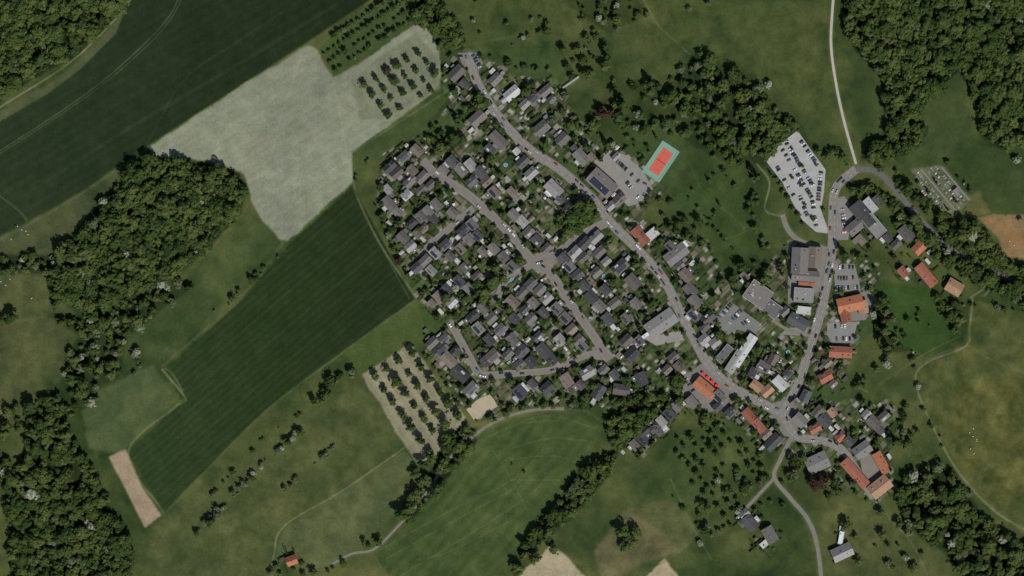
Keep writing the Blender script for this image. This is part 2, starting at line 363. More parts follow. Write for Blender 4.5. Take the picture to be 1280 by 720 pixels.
M['r_orange']=roofm('orange_clay_tiles',(156,100,74),.25,.15); M['r_red']=roofm('weathered_red_tiles',(134,84,67),.25,.15)
M['r_grey']=roofm('grey_roof',(126,125,123)); M['r_light']=roofm('light_flat_roof',(162,163,162),.14,.15); M['r_tan']=roofm('tan_tiles',(154,122,98),.22,.1)
M['r_white']=roofm('white_roof_membrane',(200,203,205),.1,.05); M['r_flatdark']=roofm('bitumen_roof',(96,96,95),.18,.2)
M['brick']=noisemat('brick_wall',(0.30,0.19,0.13),.9,.2,.8,6,.2); M['render']=noisemat('rendered_wall',(0.55,0.53,0.48),.9,.1,.5,6,.1)
M['glass'],_,bb=newmat('window_glass'); bb.inputs['Base Color'].default_value=(.03,.04,.05,1); bb.inputs['Roughness'].default_value=.1
M['frame']=noisemat('window_frame',(0.7,0.7,0.68),.6,.05,1,4); M['door']=noisemat('door_paint',(0.08,0.12,0.10),.6,.1,1,4,.4)
M['solar'],_,bb=newmat('solar_panel'); bb.inputs['Base Color'].default_value=(.018,.025,.045,1); bb.inputs['Roughness'].default_value=.35
M['teal']=noisemat('court_surround_green',s2l((112,150,132)),.9,.08,.2,6); M['clay']=noisemat('court_red',s2l((182,88,72)),.9,.08,.2,6)
M['rubber'],_,bb=newmat('tyre_rubber'); bb.inputs['Base Color'].default_value=(.02,.02,.02,1)
M['water'],_,bb=newmat('pool_water'); bb.inputs['Base Color'].default_value=(.06,.3,.38,1); bb.inputs['Roughness'].default_value=.1
M['metal']=noisemat('galvanised_metal',(0.4,0.4,0.4),.5,.05,1,4)
M['stone']=noisemat('grave_stone',(0.34,0.34,0.33),.8,.3,.3,6,.3); M['granite']=noisemat('dark_granite',(0.06,0.06,0.06),.5,.3,.3,6,.3)
M['redcanvas']=noisemat('red_awning',s2l((212,48,42)),.8,.1,1,4)
M['wood']=noisemat('bark',(0.09,0.07,0.05),.95,.3,2,4)
M['fencewood']=noisemat('fence_wood',(0.2,0.15,0.1),.9,.2,1,4,.2)
M['wool']=noisemat('sheep_wool',(0.6,0.58,0.5),.95,.1,2,4)
def leafmat(name,c1,c2,c3):
    m,nt,b=newmat(name); N=nt.nodes; L=nt.links
    oi=N.new('ShaderNodeObjectInfo'); cr=N.new('ShaderNodeValToRGB')
    cr.color_ramp.elements[0].color=(*c1,1); cr.color_ramp.elements[1].color=(*c3,1); e=cr.color_ramp.elements.new(.5); e.color=(*c2,1)
    L.new(oi.outputs['Random'],cr.inputs['Fac'])
    geo=N.new('ShaderNodeNewGeometry'); n=N.new('ShaderNodeTexNoise'); n.inputs['Scale'].default_value=.45; n.inputs['Detail'].default_value=4
    L.new(geo.outputs['Position'],n.inputs['Vector'])
    mr=N.new('ShaderNodeMapRange'); mr.inputs['From Min'].default_value=.3; mr.inputs['From Max'].default_value=.7; mr.inputs['To Min'].default_value=.7; mr.inputs['To Max'].default_value=1.3
    L.new(n.outputs['Fac'],mr.inputs['Value'])
    v=N.new('ShaderNodeVectorMath'); v.operation='SCALE'; L.new(cr.outputs['Color'],v.inputs[0]); L.new(mr.outputs['Result'],v.inputs['Scale'])
    L.new(v.outputs['Vector'],b.inputs['Base Color']); b.inputs['Roughness'].default_value=.85; b.inputs['Specular IOR Level'].default_value=.05
    return m
M['leaf']=leafmat('broadleaf_foliage',(.036,.058,.016),(.056,.082,.022),(.078,.102,.031))
M['leafdark']=leafmat('dark_foliage',(.028,.046,.015),(.036,.057,.018),(.048,.07,.022))
M['leafred']=leafmat('copper_foliage',(.045,.024,.018),(.052,.028,.02),(.06,.032,.022))
M['blossom']=leafmat('blossom_foliage',(.17,.19,.12),(.26,.28,.2),(.13,.16,.09))
M['leafpale']=leafmat('willow_foliage',(.075,.095,.047),(.09,.114,.057),(.11,.134,.07))
M['hedge']=leafmat('hedge_foliage',(.036,.056,.018),(.046,.07,.022),(.058,.084,.028))
# ------------------------------------------------------------ mesh builder
class MB:
    def __init__(s): s.v=[];s.f=[];s.m=[]
    def add(s,vs,fs,mi=0):
        o=len(s.v); s.v+=vs; s.f+=[tuple(i+o for i in f) for f in fs]; s.m+=[mi]*len(fs)
    def box(s,x,y,z,sx,sy,sz,mi=0,rot=0):
        c,n=math.cos(rot),math.sin(rot); vs=[]
        for dz in (0,sz):
            for dx,dy in ((-1,-1),(1,-1),(1,1),(-1,1)):
                a,b_=dx*sx/2,dy*sy/2; vs.append((x+a*c-b_*n,y+a*n+b_*c,z+dz))
        s.add(vs,[(3,2,1,0),(4,5,6,7),(0,1,5,4),(1,2,6,5),(2,3,7,6),(3,0,4,7)],mi)
    def cone(s,p0,p1,r0,r1,n=6,mi=0):
        p0=Vector(p0);p1=Vector(p1);d=(p1-p0).normalized(); u=d.orthogonal().normalized(); w=d.cross(u)
        vs=[]
        for p,r in ((p0,r0),(p1,r1)):
            for k in range(n):
                t=6.2832*k/n; vs.append(tuple(p+(u*math.cos(t)+w*math.sin(t))*r))
        s.add(vs,[(k,(k+1)%n,n+(k+1)%n,n+k) for k in range(n)]+[tuple(range(n))[::-1],tuple(range(n,2*n))],mi)
    def mesh(s,name,mats):
        me=bpy.data.meshes.new(name); me.from_pydata(s.v,[],s.f)
        for m in mats: me.materials.append(m)
        me.polygons.foreach_set('material_index',s.m); me.update(); return me
COL=scene.collection
def obj(name,me,loc=(0,0,0),rz=0,sc=None,parent=None):
    o=bpy.data.objects.new(name,me); o.location=loc; o.rotation_euler=(0,0,rz)
    if sc is not None: o.scale=sc
    if parent: o.parent=parent
    COL.objects.link(o); return o
# ------------------------------------------------------------ occupancy
OX,OY=80,80
occ=np.zeros((720+160,1280+160),np.uint8)
def occ_rect(px,py,l,w,ang,val=1,test=False,pad=0):
    r=math.hypot(l,w)/2+pad+1
    i0=max(0,int(px-r)+OX); i1=min(occ.shape[1],int(px+r)+OX+2); j0=max(0,int(py-r)+OY); j1=min(occ.shape[0],int(py+r)+OY+2)
    if i1<=i0 or j1<=j0: return False
    xx,yy=np.meshgrid(np.arange(i0,i1)-OX,np.arange(j0,j1)-OY)
    a=math.radians(-ang); dx=xx-px; dy=yy-py
    u=dx*math.cos(a)+dy*math.sin(a); v=-dx*math.sin(a)+dy*math.cos(a)
    m=(abs(u)<=l/2+pad)&(abs(v)<=w/2+pad)
    if test: return bool((occ[j0:j1,i0:i1][m]&val).any())
    occ[j0:j1,i0:i1][m]|=val
def free(px,py,val=255):
    i=int(px)+OX;j=int(py)+OY
    if not(0<=i<occ.shape[1] and 0<=j<occ.shape[0]): return True
    return not(int(occ[j,i])&val)
def pip(x,y,poly):
    c=False;n=len(poly)
    for k in range(n):
        x1,y1=poly[k];x2,y2=poly[(k+1)%n]
        if (y1>y)!=(y2>y) and x<(x2-x1)*(y-y1)/(y2-y1)+x1: c=not c
    return c
occ_rect(828,205,60,42,56,4)
# ------------------------------------------------------------ roads
for n,w,p,k in RS:
    for (x1,y1),(x2,y2) in zip(p[:-1],p[1:]):
        occ_rect((x1+x2)/2,(y1+y2)/2,math.hypot(x2-x1,y2-y1)+2,w/S+2,-math.degrees(math.atan2(y2-y1,x2-x1)),2)
def offs(p,d):
    out=[]
    for i,(x,y) in enumerate(p):
        a=p[max(0,i-1)];b_=p[min(len(p)-1,i+1)]; tx,ty=b_[0]-a[0],b_[1]-a[1]; l=math.hypot(tx,ty)
        out.append((x-ty/l*d,y+tx/l*d))
    return out
RSW=[(n,w,[W(*q) for q in p],k) for n,w,p,k in RS]
def inroad(x,y,skip):
    for j,(n,w,p,k) in enumerate(RSW):
        if j==skip: continue
        for (x1,y1),(x2,y2) in zip(p[:-1],p[1:]):
            dx,dy=x2-x1,y2-y1; t=max(0,min(1,((x-x1)*dx+(y-y1)*dy)/(dx*dx+dy*dy))); 
            if math.hypot(x-x1-t*dx,y-y1-t*dy)<w/2+0.6: return True
    return False
for i,(n,w,p,k) in enumerate(RSW):
    z=0.06+0.012*i; mb=MB(); Lf=offs(p,w/2);Rt=offs(p,-w/2)
    vs=[(x,y,z) for x,y in Lf]+[(x,y,z) for x,y in Rt]; m_=len(p)
    mb.add(vs,[(j,j+1,m_+j+1,m_+j) for j in range(m_-1)])
    if k in('asphalt','paver'):
        sw=1.5
        for sgn in (1,-1):
            a0=offs(p,sgn*w/2);a1=offs(p,sgn*(w/2+.25));a2=offs(p,sgn*(w/2+sw))
            for j in range(m_-1):
                cx=(a0[j][0]+a2[j+1][0])/2;cy=(a0[j][1]+a2[j+1][1])/2
                if inroad(cx,cy,i): continue
                zt=z+.12
                def q4(A,B,mi): mb.add([(A[j][0],A[j][1],zt),(A[j+1][0],A[j+1][1],zt),(B[j+1][0],B[j+1][1],zt),(B[j][0],B[j][1],zt)],[(0,1,2,3)],mi)
                q4(a0,a1,2);q4(a1,a2,1)
                mb.add([(a0[j][0],a0[j][1],0),(a0[j+1][0],a0[j+1][1],0),(a0[j+1][0],a0[j+1][1],zt),(a0[j][0],a0[j][1],zt)],[(0,1,2,3)],2)
                mb.add([(a2[j][0],a2[j][1],0),(a2[j+1][0],a2[j+1][1],0),(a2[j+1][0],a2[j+1][1],zt),(a2[j][0],a2[j][1],zt)],[(0,1,2,3)],1)
    if k=='asphalt':
        for sgn in (.32,-.32):
            c0=offs(p,sgn*w-.06);c1=offs(p,sgn*w+.06)
            for j in range(0,m_-1,2):
                mb.add([(c0[j][0],c0[j][1],z+.01),(c0[j+1][0],c0[j+1][1],z+.01),(c1[j+1][0],c1[j+1][1],z+.01),(c1[j][0],c1[j][1],z+.01)],[(0,1,2,3)],3)
    obj(n,mb.mesh(n,[M[k],M['sidewalk'],M['kerb'],M['white']]))
parkmats={}
for i,(n,poly,c) in enumerate(PARKS):
    key=c
    if key not in parkmats: parkmats[key]=noisemat('paving_%d'%c[0],s2l(c),.9,.2,.12,10)
    me_=bpy.data.meshes.new(n); z=0.02+.002*i
    me_.from_pydata([(*W(*q),z) for q in poly],[],[tuple(range(len(poly)))]); me_.materials.append(parkmats[key]); 
    obj(n,me_)
    xs_=[q[0] for q in poly];ys_=[q[1] for q in poly]
    for X in range(int(min(xs_)),int(max(xs_))+1):
        for Y in range(int(min(ys_)),int(max(ys_))+1):
            if pip(X,Y,poly): occ[Y+OY,X+OX]|=4
cem=[(1140,212),(1178,208),(1212,248),(1190,270),(1158,250)]
for X in range(1138,1216):
    for Y in range(206,272):
        if pip(X,Y,cem): occ[Y+OY,X+OX]|=4
# ------------------------------------------------------------ buildings
def nearroad(px,py):
    best=(1e9,0,0,0)
    for n,w,p,k in RS:
        if k in('gravel',): continue
        for (x1,y1),(x2,y2) in zip(p[:-1],p[1:]):
            cx,cy=(x1+x2)/2,(y1+y2)/2; d=math.hypot(cx-px,cy-py)
            if d<best[0]: best=(d,-math.degrees(math.atan2(y2-y1,x2-x1)),cx-px,cy-py)
    return best
def gable(mb,cx,cy,L_,Wd,z0,pitch,over=.5,th=.22,mi=0):
    h=math.tan(math.radians(pitch))*(Wd/2); hx=L_/2+over*.6; ox=over; t=math.tan(math.radians(pitch))
    for s in (1,-1):
        ye=s*(Wd/2+ox); ze=z0-ox*t
        A=[(cx-hx,cy+ye,ze),(cx+hx,cy+ye,ze),(cx+hx,cy,z0+h),(cx-hx,cy,z0+h)]
        B=[(x,y,z+th) for x,y,z in A]
        mb.add(A+B,[(0,1,2,3),(4,5,6,7),(0,1,5,4),(1,2,6,5),(3,0,4,7)],mi)
    return h
NB=[0]
def building(px,py,l,w,ang=None,roof=None,h=None,kind='house',flat=False,solar=None,name=None,ext=True,wall=None,pitch=None):
    L_,Wd=l*S,w*S
    if Wd>L_: L_,Wd=Wd,L_; ang+=90
    a=math.radians(ang); X,Y=W(px,py)
    if h is None: h=random.uniform(4.2,5.6)
    if roof is None: roof=random.choices(['r_dark','r_char','r_brown','r_grey','r_light'],[.43,.27,.13,.14,.03])[0]
    if wall is None: wall=random.choice(['brick','brick','render'])
    if name is None: name='flat_roofed_building' if flat else ('brick_house' if wall=='brick' else 'rendered_house')
    if pitch is None: pitch=random.uniform(28,38) if kind=='house' else 24
    e=obj(name,None,(X,Y,0),a); e.empty_display_size=.5
    wb=MB(); rb=MB(); gb=MB(); db=MB(); cb=MB()
    wb.box(0,0,0,L_,Wd,h)
    if flat:
        rb.box(0,0,h,L_+.1,Wd+.1,.12)
        for sx,sy,bx,by in ((0,Wd/2-.1,L_+.3,.3),(0,-Wd/2+.1,L_+.3,.3),(L_/2-.0,0,.3,Wd-.5),(-L_/2+.0,0,.3,Wd-.5)):
            cb.box(sx,sy,h,bx,by,.5,1)
        for k in range(max(1,int(L_*Wd/70))):
            cb.box(random.uniform(-.38,.38)*L_,random.uniform(-.36,.36)*Wd,h+.12,random.uniform(.9,2.2),random.uniform(.9,1.6),random.uniform(.4,1.1),random.choice([0,1,1,2]))
    else:
        t=math.tan(math.radians(pitch)); hh=t*Wd/2
        wb.add([(-L_/2,-Wd/2,h),(-L_/2,Wd/2,h),(-L_/2,0,h+hh-.02)],[(0,1,2)]); wb.add([(L_/2,-Wd/2,h),(L_/2,Wd/2,h),(L_/2,0,h+hh-.02)],[(0,1,2)])
        gable(rb,0,0,L_,Wd,h,pitch)
        rb.box(0,0,h+hh+.12,L_+.5,.3,.16)
        if kind=='hall':
            for k in range(int(L_/7)):
                s=random.choice([1,-1]); cb.box(random.uniform(-.42,.42)*L_,s*Wd*.25,h+hh*.5,1.2,1.0,.9,random.choice([1,2,2]))
            if roof in('r_light','r_grey','r_white'):
                for k in range(int(L_/5)):
                    rb.box((k+.5)*5-L_/2,0,h+hh+.1,.25,Wd*.2,.12,1)
        if kind=='house':
            cb.box(random.uniform(-.35,.35)*L_,random.choice([-.8,.8]),h+hh-1.4,.8,.8,2.3,0)
            r=random.random(); s=random.choice([1,-1])
            if r<.3:
                dw=random.uniform(2.2,min(5,L_*.45)); yy=s*Wd*.27
                rb.box(random.uniform(-.15,.15)*L_,yy,h+.4,dw,Wd*.26,hh*.62,1)
            elif r<.75:
                for k in range(random.randint(1,3)):
                    x=random.uniform(-.36,.36)*L_; f=random.uniform(.35,.7)
                    y=s*Wd/2*(1-f); z=h+hh*f+.3
                    gb.add([(x-.4,y+s*.45,z-.45*t+.05),(x+.4,y+s*.45,z-.45*t+.05),(x+.4,y-s*.45,z+.45*t+.05),(x-.4,y-s*.45,z+.45*t+.05)],[(0,1,2,3)],0)
        if solar is None: solar=kind=='house' and random.random()<.2
        if solar:
            s=1 if math.cos(a)<0 else -1
            nx=max(2,int(L_*.8/1.1)); ny=max(1,int((Wd/2/math.cos(math.radians(pitch)))*.75/1.75)); sb=MB()
            for i_ in range(nx):
                for j_ in range(ny):
                    x=(i_-(nx-1)/2)*1.08; f0=.14+j_*.8/ny; f1=f0+.8/ny*.94
                    if f1>.95: continue
                    sb.add([(x-.5,s*Wd/2*(1-f0),h+hh*f0+.42),(x+.5,s*Wd/2*(1-f0),h+hh*f0+.42),(x+.5,s*Wd/2*(1-f1),h+hh*f1+.42),(x-.5,s*Wd/2*(1-f1),h+hh*f1+.42)],[(0,1,2,3)])
            if sb.v: obj('solar_panels',sb.mesh('solar_panels',[M['solar']]),parent=e)
    nw=max(2,int(L_/3.2))
    for sgn in (1,-1):
        for lv in range(1 if h<4.8 else 2):
            for k in range(nw):
                if lv==0 and sgn==1 and k==nw//2: continue
                x=(k+.5)/nw*L_-L_/2; z=.9+lv*2.4
                if z+1.2>h-.2: continue
                gb.box(x,sgn*(Wd/2+.02),z,1.5,.06,1.25,1); gb.box(x,sgn*(Wd/2+.05),z+.1,1.3,.06,1.05,0)
    db.box((nw//2+.5)/nw*L_-L_/2,Wd/2+.04,0,1.05,.1,2.15)
    obj('walls',wb.mesh('walls',[M[wall]]),parent=e); obj('roof',rb.mesh('roof',[M[roof],M['r_light' if random.random()<.35 else 'r_char']]),parent=e)
    if gb.v: obj('windows',gb.mesh('windows',[M['glass'],M['frame']]),parent=e)
    obj('door',db.mesh('door',[M['door']]),parent=e)
    if cb.v: obj('chimney' if kind=='house' and not flat else 'roof_trim',cb.mesh('trim',[M['brick'] if not flat else M['metal'],M['r_light'],M['glass']]),parent=e)
    occ_rect(px,py,L_/S,Wd/S,ang,1)
    if kind=='house' and ext:
        for k in range(random.choice([0,1,1,2])):
            el,ew=random.uniform(3.5,6.5),random.uniform(3,4.5); s=random.choice([1,-1])
            if random.random()<.6: x=random.uniform(-.25,.25)*L_; y=s*(Wd/2+ew/2+.02)
            else: x=s*(L_/2+el/2+.02); y=random.uniform(-.2,.2)*Wd
            wx=X+x*math.cos(a)-y*math.sin(a); wy=Y+x*math.sin(a)+y*math.cos(a)
            qx,qy=wx/S+640,360-wy/S
            if not free(qx,qy,7): continue
            eb=MB(); hx=random.uniform(2.6,3.1)+k*.07; eb.box(x,y,0,el,ew,hx,0); eb.box(x,y,hx,el+.3,ew+.3,.2,1)
            if random.random()<.5: eb.box(x,y,hx+.2,1.1,1.1,.25,2)
            obj('annex',eb.mesh('annex',[M[wall],M[random.choice(['r_flatdark','r_light','r_grey','r_flatdark','r_light'])],M['frame']]),parent=e)
            occ_rect(qx,qy,el/S,ew/S,ang,1)
    NB[0]+=1
    return e,ang
A_,B_=-47,43
big=[
 (752,229,36,21,-42,'r_dark',False,dict(kind='hall',solar=True,h=6,name='sports_hall')),
 (826,404,40,20,35,'r_grey',False,dict(kind='hall',h=6,name='village_hall',pitch=14)),
 (812,416,22,5,35,'r_white',True,dict(kind='hall',h=4)),
 (881,485,30,14,-40,'r_orange',False,dict(kind='hall',h=5,name='restaurant_building')),
 (930,438,44,11,57,'r_light',False,dict(kind='hall',h=5,pitch=12,name='warehouse')),
 (918,452,30,11,57,'r_grey',False,dict(kind='hall',h=5,pitch=14,name='warehouse')),
 (905,442,24,10,50,'r_flatdark',True,dict(kind='hall',h=4)),
 (947,368,30,26,-35,'r_dark',True,dict(kind='hall',h=6)),
 (963,385,24,18,-35,'r_flatdark',True,dict(kind='hall',h=4.5)),
 (999,326,20,32,-3,'r_dark',False,dict(kind='hall',h=7,pitch=24,name='hotel_building')),
 (1018,322,16,26,-3,'r_brown',False,dict(kind='hall',h=6,pitch=24,name='hotel_building')),
 (1006,345,34,12,-4,'r_dark',False,dict(kind='hall',h=6,name='hotel_building')),
 (1008,353,20,7,-4,'r_red',False,dict(kind='hall',h=4,name='barn')),
 (1004,369,24,18,-4,'r_grey',True,dict(kind='hall',h=6)),
 (997,402,26,14,-30,'r_char',False,dict(kind='hall',h=5)),
 (1004,388,18,10,-6,'r_light',True,dict(kind='hall',h=4)),
 (1062,380,32,18,12,'r_orange',False,dict(kind='hall',h=6,name='farmhouse')),
 (1056,394,18,12,-78,'r_red',False,dict(kind='hall',h=5.5,name='farmhouse')),
 (1078,384,12,16,12,'r_tan',False,dict(kind='hall',h=4.5,name='farmhouse')),
 (1050,440,28,13,-3,'r_red',False,dict(kind='hall',h=5,name='farmhouse')),
 (1031,471,16,12,30,'r_red',False,dict(kind='house')),
 (1078,268,34,18,-50,'r_char',False,dict(kind='hall',h=6,name='hotel_building')),
 (1092,282,30,16,-50,'r_grey',True,dict(kind='hall',h=7)),
 (1086,258,20,14,-50,'r_light',True,dict(kind='hall',h=5)),
 (1068,284,20,14,40,'r_dark',False,dict(kind='hall',h=5)),
 (1149,309,18,12,45,'r_orange',False,dict()),
 (1132,292,20,13,-50,'r_dark',False,dict()),
 (1157,344,32,12,-50,'r_red',False,dict(kind='hall',h=5,name='barn')),
 (1128,340,13,9,-50,'r_red',False,dict()),
 (1192,359,20,16,-30,'r_tan',False,dict(kind='hall',h=5,name='barn')),
 (1068,591,42,12,-48,'r_red',False,dict(kind='hall',h=5,name='barn')),
 (1101,578,28,11,-60,'r_orange',False,dict(kind='hall',h=5,name='barn')),
 (1099,608,28,18,38,'r_tan',False,dict(kind='hall',h=6,name='farmhouse')),
 (1077,562,22,15,35,'r_grey',False,dict(kind='hall',h=6,name='farmhouse')),
 (1021,578,28,20,25,'r_grey',False,dict(kind='hall',h=5,name='barn',pitch=15)),
 (800,295,24,12,-50,'r_red',False,dict()),
 (815,293,16,12,40,'r_light',True,dict(kind='hall',h=4)),
 (640,117,20,12,40,'r_light',False,dict(kind='house')),
 (692,236,22,14,-45,'r_grey',False,dict(kind='house',pitch=25)),(688,240,10,9,-45,'r_white',True,dict(kind='hall',h=3)),
 (845,318,30,16,38,'r_grey',False,dict(kind='hall',h=5,pitch=18)),(852,309,16,9,38,'r_white',True,dict(kind='hall',h=3.4)),
 (936,519,18,11,-50,'r_red',False,dict()),(948,532,18,10,-50,'r_red',False,dict()),
 (1018,535,14,10,30,'r_red',False,dict()),
 (1052,690,26,16,25,'r_grey',False,dict()),(1051,672,16,6,80,'r_white',True,dict(kind='hall',h=3)),
 (365,700,13,11,20,'r_orange',False,dict(ext=False)),
 (937,653,20,14,-50,'r_char',False,dict()),(962,668,20,14,-60,'r_dark',False,dict()),(930,642,12,9,40,'r_grey',False,dict()),
 (955,680,10,8,40,'r_light',True,dict(kind='hall',h=3)),
]
allh=[]
for b_ in big:
    px,py,l,w,ang,roof,flat,kw=b_
    e,an=building(px,py,l,w,ang,roof,flat=flat,**kw); allh.append((px,py,l,w,an))
H=[(570,92,22,14,A_),(560,100,14,10,B_),(580,106,13,10,A_),(597,148,22,15,B_),(590,160,16,11,B_),(620,100,17,12,B_),(655,132,14,10,B_),(667,122,16,12,B_),(682,113,18,11,B_),(676,160,20,15,B_),(690,124,10,8,B_),
(623,176,26,14,A_),(613,186,14,10,A_),(633,184,12,10,B_),(654,202,17,12,B_),(664,217,16,12,A_),(645,190,8,8,A_),(703,175,17,13,B_),(727,196,22,14,A_),(718,186,12,8,B_),(712,260,15,12,A_),(740,196,10,8,A_),(700,250,11,9,A_),(773,250,18,12,B_),(763,258,12,9,A_),(770,195,12,7,B_,),
(488,208,17,11,B_),(497,217,17,11,B_),(505,197,17,11,B_),(522,188,16,11,B_),(512,228,18,11,B_),(500,237,17,11,B_),(528,222,18,11,B_),(515,212,14,10,B_),(487,254,20,12,A_),(497,265,14,10,A_),(508,244,14,11,B_),(484,236,12,9,B_),
(566,203,15,13,B_),(576,212,18,12,A_),(588,207,16,12,A_),(600,216,16,12,A_),(590,228,14,12,B_),(607,228,14,11,B_),(555,212,13,9,A_),
(517,246,15,10,B_),(527,238,15,10,B_),(538,231,13,9,B_),(545,256,16,11,A_),(555,262,14,11,A_),(534,264,14,11,A_),(525,272,14,11,A_),(515,280,13,10,B_),(541,275,14,11,A_),(552,284,14,11,B_),(566,266,14,11,B_),(575,272,14,10,B_),
(505,297,16,12,A_),(514,308,15,11,A_),(522,334,16,12,B_),(532,326,15,11,B_),(545,316,15,11,B_),(556,306,15,11,B_),(567,297,15,11,B_),(578,289,15,11,B_),(590,281,15,11,B_),(512,340,12,9,B_),(521,292,12,9,A_),(530,286,12,9,A_),(540,338,14,10,B_),(552,330,14,10,A_),(564,320,14,10,A_),(575,311,14,10,A_),(587,301,15,10,A_),(598,294,14,10,A_),
(618,240,15,12,A_),(627,250,15,12,A_),(643,268,15,12,A_),(653,277,15,12,A_),(661,290,15,12,B_),(672,300,15,12,A_),(684,310,12,10,B_),(640,240,12,9,B_),(605,300,14,11,A_),(618,310,15,11,A_),(629,321,14,11,A_),(640,332,14,10,A_),(603,314,12,9,B_),
(575,352,16,11,A_),(586,362,15,11,A_),(560,363,16,11,A_),(549,372,16,11,A_),(565,378,14,10,A_),(597,345,14,10,B_),(540,380,10,8,B_),(580,335,13,9,B_),
(703,320,15,12,A_),(717,312,17,12,B_),(731,304,16,12,B_),(745,296,18,12,B_),(728,322,14,10,B_),(748,316,16,11,A_),(775,333,22,14,B_),(791,353,20,15,A_),(712,333,15,12,A_),(722,344,16,12,A_),(745,340,14,11,B_),(758,326,12,9,B_),(730,358,15,12,A_),(740,371,17,13,A_),(750,383,16,12,A_),(757,362,14,11,A_),(768,378,15,11,B_),(760,400,17,12,A_),(771,415,16,12,A_),(783,426,16,13,A_),(790,443,18,14,B_),(783,398,14,10,A_),(795,380,15,11,A_),(800,425,12,10,B_),
(857,345,18,13,A_),(862,362,19,14,B_),(869,377,18,14,A_),(868,392,17,13,B_),(885,398,17,13,A_),(830,325,16,12,A_),(850,333,12,9,B_),(880,410,14,10,A_),(838,308,14,10,A_),(880,425,14,12,A_),(893,428,14,11,B_),
(590,395,15,11,B_),(598,410,16,12,A_),(613,398,15,12,A_),(604,385,15,11,A_),(627,388,15,12,B_),(640,378,18,13,A_),(652,366,15,11,A_),(664,354,16,12,A_),(675,363,15,12,B_),(666,378,14,11,A_),(684,374,15,12,B_),(695,385,15,12,A_),(680,392,15,11,A_),(664,398,15,11,B_),(706,398,15,12,A_),(714,413,16,12,A_),(700,424,15,12,A_),(723,426,15,12,B_),(680,438,20,14,A_),(672,420,14,10,B_),(625,412,15,12,B_),(612,424,15,11,A_),(640,425,16,12,B_),(652,440,18,13,B_),(635,443,14,11,A_),(615,445,18,14,B_),(665,452,15,12,B_),(690,450,14,11,B_),(730,438,14,11,A_),(650,455,14,11,B_),(606,452,13,10,A_),(642,398,13,10,A_),(655,388,11,9,B_),
(540,428,17,11,B_),(551,436,20,13,B_),(562,450,22,14,B_),(575,468,24,14,B_),(588,486,20,13,B_),(596,478,16,12,B_),(556,424,14,10,B_),(568,438,13,9,B_),(584,456,12,9,B_),(545,445,12,9,B_),
(650,490,18,14,A_),(666,480,12,9,B_),(683,485,17,13,B_),(708,476,18,14,-60),(734,466,18,14,-60),(748,490,20,14,-30),(776,487,22,14,-10),(802,474,18,14,25),(755,462,14,10,A_),(725,482,12,9,A_),(768,468,12,10,A_),
(794,556,14,10,A_),(804,550,14,10,A_),(806,540,14,10,A_),(815,546,12,9,A_),(818,534,14,10,A_),(827,526,14,10,A_),(836,518,16,12,A_),(846,508,14,11,A_),(824,540,11,8,A_),
(865,503,16,12,A_),(899,496,17,13,B_),(912,515,14,11,A_),(897,508,12,10,B_),(848,458,14,11,B_),(857,468,14,10,A_),(842,446,14,11,A_),(833,462,12,10,B_),(975,478,20,13,A_),(958,488,16,12,B_),(945,482,16,12,-40),(955,458,17,12,60),(965,448,15,11,60),(940,465,14,10,60),(985,465,12,10,B_),
(966,552,24,14,-45),(957,542,14,10,B_),(996,528,18,14,A_),(1008,520,18,14,B_),(1022,514,16,12,B_),(1030,525,18,13,B_),(1010,540,16,11,-10),(1002,492,16,12,60),(1010,500,14,10,60),(1040,515,12,9,B_),(988,505,10,8,B_),
(1092,527,18,13,A_),(1104,520,14,10,B_),(1083,518,12,9,B_),(1098,538,12,9,A_),(1050,545,12,10,B_),(1060,552,13,10,B_),(1120,305,14,10,A_),(1108,298,12,9,A_),(1095,250,11,9,A_),
(1020,470,12,9,B_),(1040,480,10,8,B_),(1033,455,12,8,B_),(980,390,13,9,A_),(930,345,12,8,A_),(1075,300,14,9,A_)]
for hx in H:
    px,py,l,w,ang=hx
    l*=.93; w*=.9
    px+=random.uniform(-1,1);py+=random.uniform(-1,1)
    if occ_rect(px,py,l*.6,w*.6,ang,1,test=True): continue
    nr_=nearroad(px,py)
    if occ_rect(px,py,l*.9,w*.9,ang,2,test=True):
        d=max(nr_[0],.1); px-=nr_[2]/d*5; py-=nr_[3]/d*5
        if occ_rect(px,py,l*.6,w*.6,ang,1,test=True): continue
    if random.random()<.25: ang+=90
    if px>930 and py>480 and random.random()<.3: rf=random.choice(['r_red','r_tan','r_brown'])
    else: rf=None
    e,an=building(px,py,l,w,ang+random.uniform(-3,3),rf); allh.append((px,py,l,w,an))
